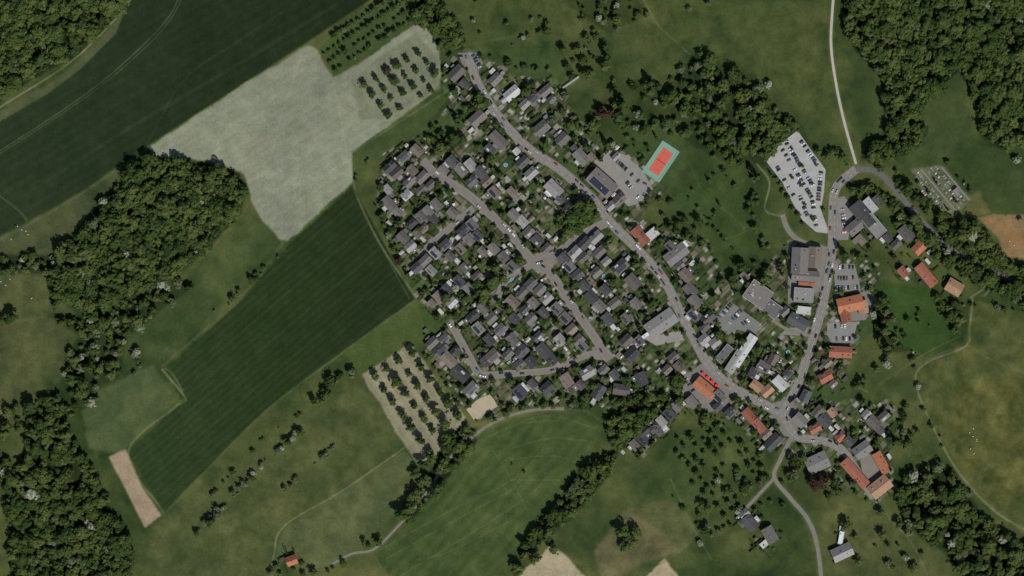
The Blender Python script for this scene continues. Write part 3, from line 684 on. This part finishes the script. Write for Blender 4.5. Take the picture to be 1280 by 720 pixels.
# ------------------------------------------------------------ vegetation meshes
def leaf(mb,p,n,sz,mi):
    n=n.normalized(); u=n.orthogonal().normalized(); v=n.cross(u); t=random.uniform(0,6.28)
    a=(u*math.cos(t)+v*math.sin(t))*sz; b2=(v*math.cos(t)-u*math.sin(t))*sz*random.uniform(.6,1)
    mb.add([tuple(p-a-b2*.4),tuple(p+a*.3-b2),tuple(p+a+b2*.3),tuple(p-a*.2+b2)],[(0,1,2,3)],mi)
def treemesh(name,R,Ht,ncl,lmat,conical=False,leafsz=.55):
    mb=MB(); cz=Ht*.62; rz=Ht*.36; ph=random.uniform(0,6); am=random.uniform(.15,.32)
    mb.cone((0,0,0),(0,0,Ht*.55),.32,.16,7,0)
    for k in range(6):
        t=k*1.05+random.random(); r=R*random.uniform(.45,.75); mb.cone((0,0,Ht*(.28+.04*k)),(r*math.cos(t),r*math.sin(t),cz+random.uniform(-.1,.3)*rz),.13,.04,5,0)
    cen=Vector((0,0,cz-rz*.3))
    for c in range(ncl):
        if conical:
            f=random.random()**.8; r=R*(1-f)*random.uniform(.5,1); t=random.uniform(0,6.28); c0=Vector((r*math.cos(t),r*math.sin(t),Ht*(.15+.83*f))); cr=R*.24
        else:
            while True:
                d=Vector((random.gauss(0,1),random.gauss(0,1),random.gauss(.25,1))).normalized()
                if d.z>-.45: break
            th=math.atan2(d.y,d.x)
            lob=1+am*math.sin(2*th+ph)*.6+am*math.sin(3*th+R*9)+.12*math.sin(5*th+ncl)
            f=random.uniform(.35,.92)*lob
            c0=Vector((d.x*R*f,d.y*R*f,cz+d.z*rz*f)); cr=R*random.uniform(.17,.33)
        for k in range(26):
            d=Vector((random.gauss(0,1),random.gauss(0,1),random.gauss(.2,1))).normalized()
            if d.z<-.5: d.z=-d.z
            p=c0+d*cr*random.uniform(.75,1.1)
            out=(p-cen).normalized()
            leaf(mb,p,d*.8+out*.9+Vector((random.gauss(0,.22),random.gauss(0,.22),random.gauss(0,.22))),random.uniform(.6,1.25)*leafsz,1)
    return mb.mesh(name,[M['wood'],lmat])
TB=[treemesh('broadleaf_tree',4.5+.2*(i%6),10+(i%6)*.8,34+4*(i%6),M['leaf'],leafsz=.58) for i in range(9)]
TD=[treemesh('dark_tree',4.5,11,46,M['leafdark'],leafsz=.6) for i in range(3)]
TC=[treemesh('conifer_tree',2.6,12,60,M['leafdark'],True,.4)]
TW=[treemesh('hawthorn_tree',3.6,7,38,M['blossom'],False,.45) for i in range(2)]
TP=[treemesh('willow_tree',4.5,9,40,M['leafpale']) for i in range(3)]
TR=[treemesh('copper_beech_tree',5,12,50,M['leafred'])]
def bushmesh(lm,R=1.2):
    mb=MB()
    for k in range(5): mb.cone((0,0,0),(random.uniform(-.6,.6),random.uniform(-.6,.6),1),.05,.02,4,0)
    for c in range(9):
        c0=Vector((random.gauss(0,.45),random.gauss(0,.45),random.uniform(.5,1.3)))
        for k in range(14):
            d=Vector((random.gauss(0,1),random.gauss(0,1),random.gauss(.3,1))).normalized(); leaf(mb,c0+d*.5,d,.24,1)
    return mb.mesh('garden_shrub',[M['wood'],lm])
BU=[bushmesh(M['leaf']),bushmesh(M['hedge']),bushmesh(M['leafpale']),bushmesh(M['leaf'])]
def hedgemesh():
    mb=MB(); mb.box(0,0,0,7.8,.5,1.3,1)
    for k in range(420):
        x=random.uniform(-4,4); s=random.random()
        if s<.5: p=Vector((x,random.uniform(-.5,.5),1.6+random.uniform(-.15,.2))); n=Vector((0,0,1))
        else:
            q=random.choice([-1,1]); p=Vector((x,q*.5,random.uniform(.1,1.6))); n=Vector((0,q,0))
        leaf(mb,p,n+Vector((random.gauss(0,.5),random.gauss(0,.5),random.gauss(0,.5))),.2,1)
    return mb.mesh('garden_hedge',[M['wood'],M['hedge']])
HG=[hedgemesh(),hedgemesh()]
TN=[0]
def tree(px,py,r,kinds=None,name=None,parent=None,avoid=True):
    if avoid and not free(px,py,7): return
    k=kinds or TB; me_=random.choice(k); base=4.8 if k is not TC else 2.6
    if k is TW: base=3.6
    s=r/base*random.uniform(.88,1.15)
    X,Y=W(px,py); obj(name or me_.name.split('.')[0],me_,(X,Y,-.05),random.uniform(0,6.28),(s*random.uniform(.85,1.15),s*random.uniform(.85,1.15),s*random.uniform(.8,1.1)),parent)
    TN[0]+=1
def pick(p):
    r=random.random(); acc=0
    for k,w in p:
        acc+=w
        if r<acc: return k
    return TB
MIX={'F':[(TB,.8),(TD,.15),(TP,.04),(TW,.01)],'V':[(TB,.64),(TD,.16),(TC,.08),(TP,.09),(TW,.02),(TR,.01)],'S':[(TB,.7),(TW,.1),(TP,.2)],
 'P':[(TB,.76),(TD,.1),(TP,.12),(TW,.02)],'G':[(TB,.75),(TD,.1),(TP,.1),(TW,.05)],'B':[(TB,.66),(TW,.13),(TP,.21)],'T':[(TB,.55),(TP,.35),(TW,.1)]}
MIXF,MIXV,MIXS=MIX['F'],MIX['V'],MIX['S']
def forest(poly,sp,r,mix,dens):
    e=obj('forest' if dens>.8 else 'grove',None); xs_=[q[0] for q in poly];ys_=[q[1] for q in poly]; spx=sp/S
    y=min(ys_); row=0
    while y<max(ys_):
        x=min(xs_)+(row%2)*spx/2
        while x<max(xs_):
            jx=x+random.uniform(-.45,.45)*spx; jy=y+random.uniform(-.45,.45)*spx
            if random.random()<dens and pip(jx,jy,poly): tree(jx,jy,random.choice([.6,.8,1,1.1,1.3])*r,pick(mix),'forest_tree',e)
            x+=spx
        y+=spx*.86; row+=1
for pl,sp,r,mx,de in FOR: forest(pl,sp,r,MIX[mx],de)
def tline(pts,width,sp,r,mix=MIXF,name='tree_row'):
    e=obj(name,None)
    for (x1,y1),(x2,y2) in zip(pts[:-1],pts[1:]):
        l=math.hypot(x2-x1,y2-y1)*S; n=max(1,int(l*max(1,width*S/sp)/sp))
        for k in range(n):
            t=random.random(); o=random.uniform(-.5,.5)*width
            tree(x1+(x2-x1)*t-(y2-y1)/l*S*o,y1+(y2-y1)*t+(x2-x1)/l*S*o,random.uniform(.4,1.25)*r,pick(mix),'row_tree',e)
tline([(396,505),(410,485),(425,470),(442,464)],12,5.5,4.6)
tline([(242,670),(290,622),(330,578),(375,540)],7,4.4,3.4,[(TP,.6),(TB,.3),(TW,.1)])
tline([(352,614),(385,588),(422,556)],5,4.8,2.8,[(TP,.7),(TB,.3)])
tline([(268,392),(300,366),(350,316)],6,4.8,3,[(TP,.4),(TB,.55),(TW,.05)])
tline([(232,655),(330,548),(400,500)],2,14,2.4)
tline([(0,540),(30,530),(62,500)],14,5.5,4.2)
tline([(0,520),(25,505),(40,512)],8,5.5,4.2)
tline([(0,280),(20,282)],2,9,2,MIXS)
tline([(120,258),(140,250),(150,230)],8,6,3,MIXS)
tline([(100,575),(115,590),(140,640)],10,7,4)
tline([(85,470),(100,430),(115,400)],9,6,3.4,MIX['B'])
tline([(160,440),(175,445),(170,470)],8,6,3.2,MIX['B'])
tline([(455,690),(470,680),(500,650)],8,7,3)
tline([(335,710),(360,715),(420,712),(445,690)],10,8,3.4)
tline([(600,70),(640,82),(700,92)],8,7,3,MIXV)
tline([(625,60),(660,45),(700,38)],8,8,2.8,MIXV)
tline([(720,0),(735,40),(745,80)],8,7,3,MIXV)
tline([(444,228),(450,210),(476,190)],3,7,1.8,MIXV)
tline([(470,255),(490,305),(512,350),(530,372)],5,5,2.6,MIXV)
tline([(530,440),(570,500),(590,525)],3,6,2,MIXV)
tline([(596,530),(640,512),(700,505),(745,505)],6,5.2,3.2,MIXV)
tline([(740,505),(780,500),(815,490)],12,6,3.8,MIXV)
tline([(1060,210),(1048,190),(1040,190)],8,6,3)
tline([(940,130),(1000,190),(1030,195),(1060,200)],10,7,3.6)
tline([(1085,203),(1112,213),(1144,245),(1180,282),(1208,305),(1250,326)],14,5.5,4.2)
tline([(1105,244),(1126,278),(1170,318),(1200,340),(1240,362)],12,6,4)
tline([(1150,285),(1185,318),(1230,345),(1290,374)],22,5.2,4.4)
tline([(1225,300),(1245,330),(1290,345)],20,5.2,4.6)
tline([(856,240),(930,330)],2,5,1.8,MIXV)
tline([(900,255),(880,290)],2,5,1.8,MIXV)
tline([(860,240),(905,215),(925,240)],5,7,2.6,MIXV)
tline([(1140,440),(1150,500),(1180,560)],5,9,2.4,MIXS)
tline([(1120,430),(1090,470),(1050,500)],6,7,2.8,MIXV)
tline([(860,500),(880,520),(900,530)],8,7,2.8,MIXV)
tline([(900,530),(935,560),(960,590)],8,7,3,MIXV)
tline([(1190,380),(1240,385),(1290,388)],5,6,3.2,MIXS)
tline([(830,610),(860,640)],3,10,2)
tline([(640,430),(600,370)],14,8,3,MIXV)
tline([(690,120),(720,150),(770,185)],8,7,3,MIXV)
tline([(1180,200),(1215,240)],3,5,2,MIXV)
tline([(1140,212),(1158,252),(1190,272)],3,6,2,MIXV)
tline([(740,212),(760,184),(785,188)],4,6,2.6,MIXV)
tline([(784,264),(804,258),(820,240)],4,6,2.6,MIXV)
tline([(954,200),(974,176),(994,160)],4,6,2.8,MIXV)
tline([(955,204),(976,232),(988,256),(1004,280)],4,6,2.8,MIXV)
for px,py,r,k in [(16,397,7.5,TD),(3,400,5,TB),(752,142,5,TR),(763,140,4,TR),(1018,604,6.5,TR),(1028,600,5,TR),(991,577,4.5,TR),(1108,455,4,TW),(785,670,6,TD),(778,664,6,TB),(790,678,5.5,TB),(781,682,5,TB),(795,664,5,TB),(770,8,4,TW),(960,106,4,TW),(172,440,4,TW),(130,252,5,TW),(861,12,3.5,TP),(885,5,3,TP),(552,183,5,TB),(540,160,3.5,TB),(598,122,6,TB),(606,130,5,TB),(735,258,6.5,TB),(728,270,6.5,TB),(720,258,5,TB),(712,285,5,TB),(1270,200,4,TW),(1040,190,3.5,TB),(370,540,3.5,TW),(1275,275,2.5,TW),(346,708,3,TB),(378,704,3,TB),(455,676,3.4,TB),(1180,90,3,TB),(530,580,5,TB),(540,572,5,TB),(520,592,5,TB),(655,590,1.5,TB),(640,580,1.2,TB),(1240,60,5,TB),(588,206,4,TB),(656,318,4.5,TB),(650,325,4,TB),(603,360,5,TB),(612,355,5,TB)]:
    tree(px,py,r,k)
for x,y in [(990,186),(1003,208),(1001,232),(1006,256),(1020,206),(1016,274),(990,222),(1029,262)]: tree(x,y,1.9,TB,avoid=False)
def orchard(o,du,dv,nu,nv,r,mix,drop=.08,mask=None,jit=1.0):
    for i in range(nu):
        for j in range(nv):
            if random.random()<drop: continue
            x=o[0]+du[0]*i+dv[0]*j+random.uniform(-jit,jit); y=o[1]+du[1]*i+dv[1]*j+random.uniform(-jit,jit)
            if mask and not pip(x,y,mask): continue
            tree(x,y,r*random.uniform(.8,1.15),pick(mix),'orchard_tree')
orchard((469,471),(15.4,-9.8),(11.4,15.6),4,7,4.5,[(TB,.6),(TD,.4)],.04,None,1.2)
orchard((456,107),(13.5,-8),(10,12.5),6,4,3.6,[(TB,.6),(TD,.35),(TP,.05)],.22,[(440,100),(520,45),(548,70),(548,125),(500,145),(450,150)])
tree(484,88,3.6,TR)
orchard((380,70),(6.2,-4.1),(6.9,10.2),30,9,2.5,[(TB,.95),(TP,.05)],.08,[(398,62),(470,0),(520,-25),(518,26),(420,95)],.6)
orchard((838,556),(8.5,-8),(8,8.8),6,8,3,[(TB,1)],.08,[(820,575),(885,512),(925,545),(865,612)])
orchard((866,606),(10,-6),(7.5,11),9,7,2.6,[(TB,1)],.35,None,2.5)
# ------------------------------------------------------------ village gardens
def sk(px,py): return pip(px,py,vill)
shedroof=['r_flatdark','r_light','r_grey','r_brown','r_char','r_light']
def shed(px,py,ang):
    l,w=random.uniform(3,6.5),random.uniform(2.4,3.6)
    if occ_rect(px,py,l/S,w/S,ang,7,test=True,pad=.5): return
    X,Y=W(px,py); mb=MB(); h=random.uniform(2.1,2.7); mb.box(0,0,0,l,w,h,0); mb.box(0,w/2+.03,0,.9,.06,1.9,2)
    if random.random()<.5: gable(mb,0,0,l,w,h,24,.25,.1,1)
    else: mb.box(0,0,h,l+.3,w+.3,.15,1)
    obj('garden_shed' if l<5 else 'garage',mb.mesh('garden_shed',[M[random.choice(['fencewood','brick','render'])],M[random.choice(shedroof)],M['door']]),(X,Y,0),math.radians(ang))
    occ_rect(px,py,l/S,w/S,ang,1)
for (px,py,l,w,ang) in allh:
    for k in range(2):
        t=random.uniform(0,6.28); d=random.uniform(10,18)
        if random.random()<.5: shed(px+d*math.cos(t),py+d*math.sin(t),ang)
    for k in range(4):
        t=random.uniform(0,6.28); d=random.uniform(8,17); qx,qy=px+d*math.cos(t),py+d*math.sin(t)
        an=ang+random.choice([0,90])
        if occ_rect(qx,qy,8/S,1,an,7,test=True): continue
        obj('garden_hedge',random.choice(HG),(*W(qx,qy),0),math.radians(an),(random.uniform(.6,1.4),random.uniform(.8,1.4),random.uniform(.8,1.3)))
    for k in range(6):
        t=random.uniform(0,6.28); d=random.uniform(7,17); qx,qy=px+d*math.cos(t),py+d*math.sin(t)
        if not free(qx,qy): continue
        s=random.uniform(.6,1.7)
        obj('garden_shrub',random.choice(BU),(*W(qx,qy),0),t,(s,s,s*random.uniform(.7,1.2)))
for _ in range(6000):
    x=random.uniform(470,1130); y=random.uniform(60,635)
    if not sk(x,y) or not free(x,y,7): continue
    if random.random()>.36: continue
    r=random.choice([1.3,1.6,2,2.4,2.8,3.2,3.8,4.4])
    if r>2.2 and occ_rect(x,y,r*1.1,r*1.1,0,7,test=True): r*=.65
    tree(x,y,r,pick(MIXV))
# ------------------------------------------------------------ cars
carcols=[('white',(.7,.7,.7)),('silver',(.42,.43,.44)),('black',(.02,.02,.022)),('grey',(.1,.105,.11)),('blue',(.03,.07,.2)),('red',(.35,.03,.025)),('darkgrey',(.045,.048,.05))]
cars=[]
for cn,cc in carcols:
    cm,_,bb=newmat('car_paint_'+cn); bb.inputs['Base Color'].default_value=(*cc,1); bb.inputs['Roughness'].default_value=.3; bb.inputs['Coat Weight'].default_value=.4
    mb=MB()
    prof=[(-2.15,.35),(-2.2,.75),(-2.05,.95),(-1.2,1.02),(1.0,1.0),(1.9,.85),(2.15,.65),(2.15,.35)]
    n_=len(prof); vs=[(x,-.88*(1-.06*(abs(x)>2)),z) for x,z in prof]+[(x,.88*(1-.06*(abs(x)>2)),z) for x,z in prof]
    mb.add(vs,[tuple(range(n_))[::-1],tuple(range(n_,2*n_))]+[(k,(k+1)%n_,n_+(k+1)%n_,n_+k) for k in range(n_)],0)
    b0=[(-1.95,.8,.97),(.95,.8,.99),(.95,-.8,.99),(-1.95,-.8,.97)]; t0=[(-1.45,.64,1.46),(.25,.64,1.48),(.25,-.64,1.48),(-1.45,-.64,1.46)]
    mb.add(b0+t0,[(0,1,5,4),(1,2,6,5),(2,3,7,6),(3,0,4,7)],1); mb.add([(x,y,z+.02) for x,y,z in t0],[(0,1,2,3)],0)
    for x in (-1.35,1.35):
        for y in (-.92,.72): mb.cone((x,y,.32),(x,y+.2,.32),.32,.32,12,2)
    cars.append(mb.mesh('parked_car',[cm,M['glass'],M['rubber']]))
cw=[.17,.2,.24,.18,.05,.05,.11]
def car(px,py,ang,z=.05): obj('parked_car',random.choices(cars,cw)[0],(*W(px,py),z),math.radians(ang+random.choice([0,180])+random.uniform(-2,2)))
def carrow(a,b_,fill=.85,sp=2.75,perp=True,z=.06):
    l=math.hypot(b_[0]-a[0],b_[1]-a[1])*S; n_=int(l/sp); ang=-math.degrees(math.atan2(b_[1]-a[1],b_[0]-a[0]))
    mk=MB()
    for k in range(n_+1):
        t=(k)/max(1,n_); x,y=a[0]+(b_[0]-a[0])*t,a[1]+(b_[1]-a[1])*t
        if random.random()<fill: car(x+random.uniform(-.4,.4),y+random.uniform(-.4,.4),ang+90 if perp else ang,z)
        if perp:
            wx,wy=W(x,y); aa=math.radians(ang); mk.box(wx+math.cos(aa)*sp/2,wy+math.sin(aa)*sp/2,z,.1,4.8,.01,0,aa)
    if mk.v: obj('parking_bay_marking',mk.mesh('parking_bay_marking',[M['kerb']]))
for a,b_ in [((996,168),(1024,210)),((984,180),(1016,232)),((979,188),(1014,246)),((966,200),(992,244)),((1026,216),(1023,250)),((1016,252),(1020,282)),((1000,246),(1010,272))]: carrow(a,b_,.68)
for a,b_ in [((772,202),(798,226)),((784,228),(798,246)),((806,230),(798,246))]: carrow(a,b_,.65)
for a,b_ in [((900,396),(914,380)),((912,404),(926,388)),((926,408),(938,398))]: carrow(a,b_,.85)
for a,b_ in [((1046,334),(1066,334)),((1048,348),(1070,347)),((1046,360),(1072,359)),((1040,408),(1064,407)),((1042,424),(1062,423))]: carrow(a,b_,.85)
for a,b_ in [((576,70),(578,82)),((592,70),(600,84)),((858,474),(866,488)),((893,508),(904,500)),((1053,262),(1056,290)),((1019,460),(1026,440))]: carrow(a,b_,.8)
carrow((1036,330),(1022,384),.5,6,False,.2); carrow((1018,400),(1008,430),.5,6,False,.2)
for n_,w,p,k in RS[:7]+RS[8:9]+RS[11:12]:
    for sgn in (1,-1):
        o=offs(p,sgn*(w/2-.9)/S)
        for i in range(1,len(o)-1):
            if random.random()<.11:
                car(o[i][0],o[i][1],-math.degrees(math.atan2(p[i+1][1]-p[i][1],p[i+1][0]-p[i][0])),.22)
for (px,py,l,w,ang) in allh:
    if random.random()<.5:
        t=random.uniform(0,6.28);d=random.uniform(9,13); x,y=px+d*math.cos(t),py+d*math.sin(t)
        if sk(x,y) and not occ_rect(x,y,5.5,3,ang,7,test=True):
            mb=MB(); mb.box(0,0,0,7,3.4,.04); dv=obj('driveway',mb.mesh('driveway',[M['sidewalk']]),(*W(x,y),0),math.radians(ang)); car(x,y,ang,.05); occ_rect(x,y,8,4,ang,4)
# ------------------------------------------------------------ tennis court
ct=obj('tennis_court',None,(*W(826,202),0),math.radians(56))
mb=MB(); mb.box(0,0,0,37,20.5,.06); obj('surround',mb.mesh('surround',[M['teal']]),parent=ct)
mb=MB(); mb.box(0,0,.06,27,12.2,.02); obj('playing_surface',mb.mesh('playing_surface',[M['clay']]),parent=ct)
mb=MB()
for x,y,sx,sy in [(0,5.5,23.8,.1),(0,-5.5,23.8,.1),(0,4.1,23.8,.08),(0,-4.1,23.8,.08),(11.9,0,.1,10.8),(-11.9,0,.1,10.8),(6.4,0,.08,8),(-6.4,0,.08,8),(0,0.0,12.6,.08)]:
    mb.box(x,y,.081,sx,sy,.004)
obj('court_lines',mb.mesh('court_lines',[M['faintline']]),parent=ct)
mb=MB(); mb.box(0,0,.1,.06,12.2,.9)
for y in (-6.2,6.2): mb.cone((0,y,.05),(0,y,1.15),.06,.06,8)
obj('net',mb.mesh('net',[M['rubber']]),parent=ct)
mb=MB()
for k in range(13):
    for s in (-1,1): mb.cone((-18+3*k,s*10.2,0),(-18+3*k,s*10.2,3),.05,.05,6)
for z in (1,2,3):
    for s in (-1,1): mb.box(0,s*10.2,z,36,.04,.04); mb.box(s*18.4,0,z,.04,20.3,.04)
obj('fence',mb.mesh('fence',[M['metal']]),parent=ct)
for k in range(4):
    mb=MB(); mb.add([(-2.1,-1.2,2.4),(2.1,-1.2,2.4),(2.1,1.2,3.0),(-2.1,1.2,3.0)],[(0,1,2,3)]); 
    for x in (-2,2): mb.cone((x,-1.1,0),(x,-1.1,2.4),.05,.05,6)
    obj('red_awning',mb.mesh('red_awning',[M['redcanvas']]),(*W(879+5.6*k,467.5+5.0*k),.05),math.radians(-42))
# cemetery
mb=MB(); an=math.radians(-50)
ce=obj('cemetery',None)
pa=MB()
for j in range(-12,13):
    for i in range(-20,21):
        x=1175+(i*3.0*math.cos(an)-j*5.4*math.sin(an)); y=240-(i*3.0*math.sin(an)+j*5.4*math.cos(an))
        if not pip(x,y,cem): continue
        wx,wy=W(x,y)
        if j%4==0 or i%9==0: pa.box(wx,wy,.0,2.5,1.6,.05+.002*((i+j)%2),0,an); continue
        if random.random()<.72:
            m_=random.choice([0,0,1,1,2]); mb.box(wx,wy,.05,1.15,2.2,.3,m_,an); mb.box(wx-math.sin(an)*-1.15,wy+math.cos(an)*-1.15,.05,1.1,.18,1.1,m_,an)
obj('graves',mb.mesh('graves',[M['stone'],M['granite'],M['render']]),parent=ce); obj('paths',pa.mesh('paths',[M['sidewalk']]),parent=ce)
for x,y in [(1170,228),(1195,252),(1160,240),(1184,262)]: tree(x,y,1.8,TC,avoid=False)
e,an2=building(1196,240,9,6,-50,'r_grey',kind='hall',h=3.4,name='chapel')
# pools, parasols, greenhouse
for x,y in [(632,206),(673,196),(560,345),(700,360),(622,470),(860,410),(985,440),(755,345),(640,350),(1058,538)]:
    if not free(x,y,7): continue
    mb=MB(); mb.cone((0,0,0),(0,0,.9),2,2,20,0); mb.cone((0,0,.9),(0,0,.93),1.85,1.85,20,1); obj('garden_pool',mb.mesh('garden_pool',[M['frame'],M['water']]),(*W(x,y),0))
for _ in range(60):
    x,y=random.choice(allh)[:2]; x+=random.uniform(-12,12);y+=random.uniform(-12,12)
    if not free(x,y,7) or not sk(x,y): continue
    mb=MB(); mb.cone((0,0,0),(0,0,2.5),.04,.04,6,1); mb.cone((0,0,2.2),(0,0,2.8),1.4,.05,8,0); obj('garden_parasol',mb.mesh('garden_parasol',[random.choice([M['white'],M['white'],M['render'],M['stone']]),M['metal']]),(*W(x,y),0))
mb=MB(); mb.box(0,0,0,20,2.0,2.2,0); gable(mb,0,0,20,2.0,2.2,30,.1,.05,1); obj('greenhouse',mb.mesh('greenhouse',[M['frame'],M['stone']]),(*W(713,103),0),math.radians(35))
# sheep
sm=bpy.data.meshes.new('sheep'); sv=[(0,0,.68),(.45,0,.7),(.62,0,.85),(.85,0,.88),(-.42,0,.7),(-.55,0,.6),
 (.38,.15,.4),(.36,.15,.03),(.38,-.15,.4),(.36,-.15,.03),(-.36,.16,.45),(-.46,.16,.28),(-.4,.16,.03),(-.36,-.16,.45),(-.46,-.16,.28),(-.4,-.16,.03)]
sm.from_pydata(sv,[(0,1),(1,2),(2,3),(0,4),(4,5),(1,6),(6,7),(1,8),(8,9),(4,10),(10,11),(11,12),(4,13),(13,14),(14,15)],[]); sm.materials.append(M['wool'])
so=obj('sheep',sm,(*W(1215,540),0))
md=so.modifiers.new('skin','SKIN'); rad=[.34,.3,.15,.1,.3,.08]+[.08,.05]*2+[.1,.06,.045]*2
for i_,r in enumerate(rad): sm.skin_vertices[0].data[i_].radius=(r,r)
sm.skin_vertices[0].data[0].use_root=True
so.modifiers.new('s','SUBSURF').levels=1
dg=bpy.context.evaluated_depsgraph_get(); dg.update(); sm2=bpy.data.meshes.new_from_object(so.evaluated_get(dg)); bpy.data.objects.remove(so)
if not sm2.materials: sm2.materials.append(M['wool'])
for x,y in [(1213,541),(1217,536),(1219,553),(1214,560),(1218,545),(1222,548),(1216,566),(20,283),(28,287),(33,290),(0,352),(8,356),(14,351),(1262,301),(1268,306),(14,300),(40,372),(36,292)]:
    obj('sheep',sm2,(*W(x+random.uniform(-2,2),y+random.uniform(-2,2)),0),random.uniform(0,6.28),(1.15,1.15,1.15))
# ------------------------------------------------------------ light and camera
AZ,EL=math.radians(150),math.radians(50)
d=Vector((math.sin(AZ)*math.cos(EL),math.cos(AZ)*math.cos(EL),math.sin(EL)))
sl=bpy.data.lights.new('sun','SUN'); sl.energy=4.0; sl.angle=math.radians(.5); sl.color=(1,.965,.9)
so=bpy.data.objects.new('sun',sl); so.rotation_euler=d.to_track_quat('Z','Y').to_euler(); so.location=(0,0,200); COL.objects.link(so)
w=bpy.data.worlds.new('World'); scene.world=w; w.use_nodes=True; nt=w.node_tree
sky=nt.nodes.new('ShaderNodeTexSky'); sky.sky_type='NISHITA'; sky.sun_disc=False; sky.sun_elevation=EL; sky.sun_rotation=AZ
nt.links.new(sky.outputs[0],nt.nodes['Background'].inputs[0]); nt.nodes['Background'].inputs[1].default_value=.065
cam=bpy.data.cameras.new('camera'); co_=bpy.data.objects.new('camera',cam); COL.objects.link(co_)
HC=3000; co_.location=(0,0,HC); cam.sensor_width=36; cam.lens=36*HC/1024; cam.clip_start=10; cam.clip_end=60000
scene.camera=co_
scene.view_settings.view_transform='Standard'; scene.view_settings.look='None'; scene.view_settings.exposure=0
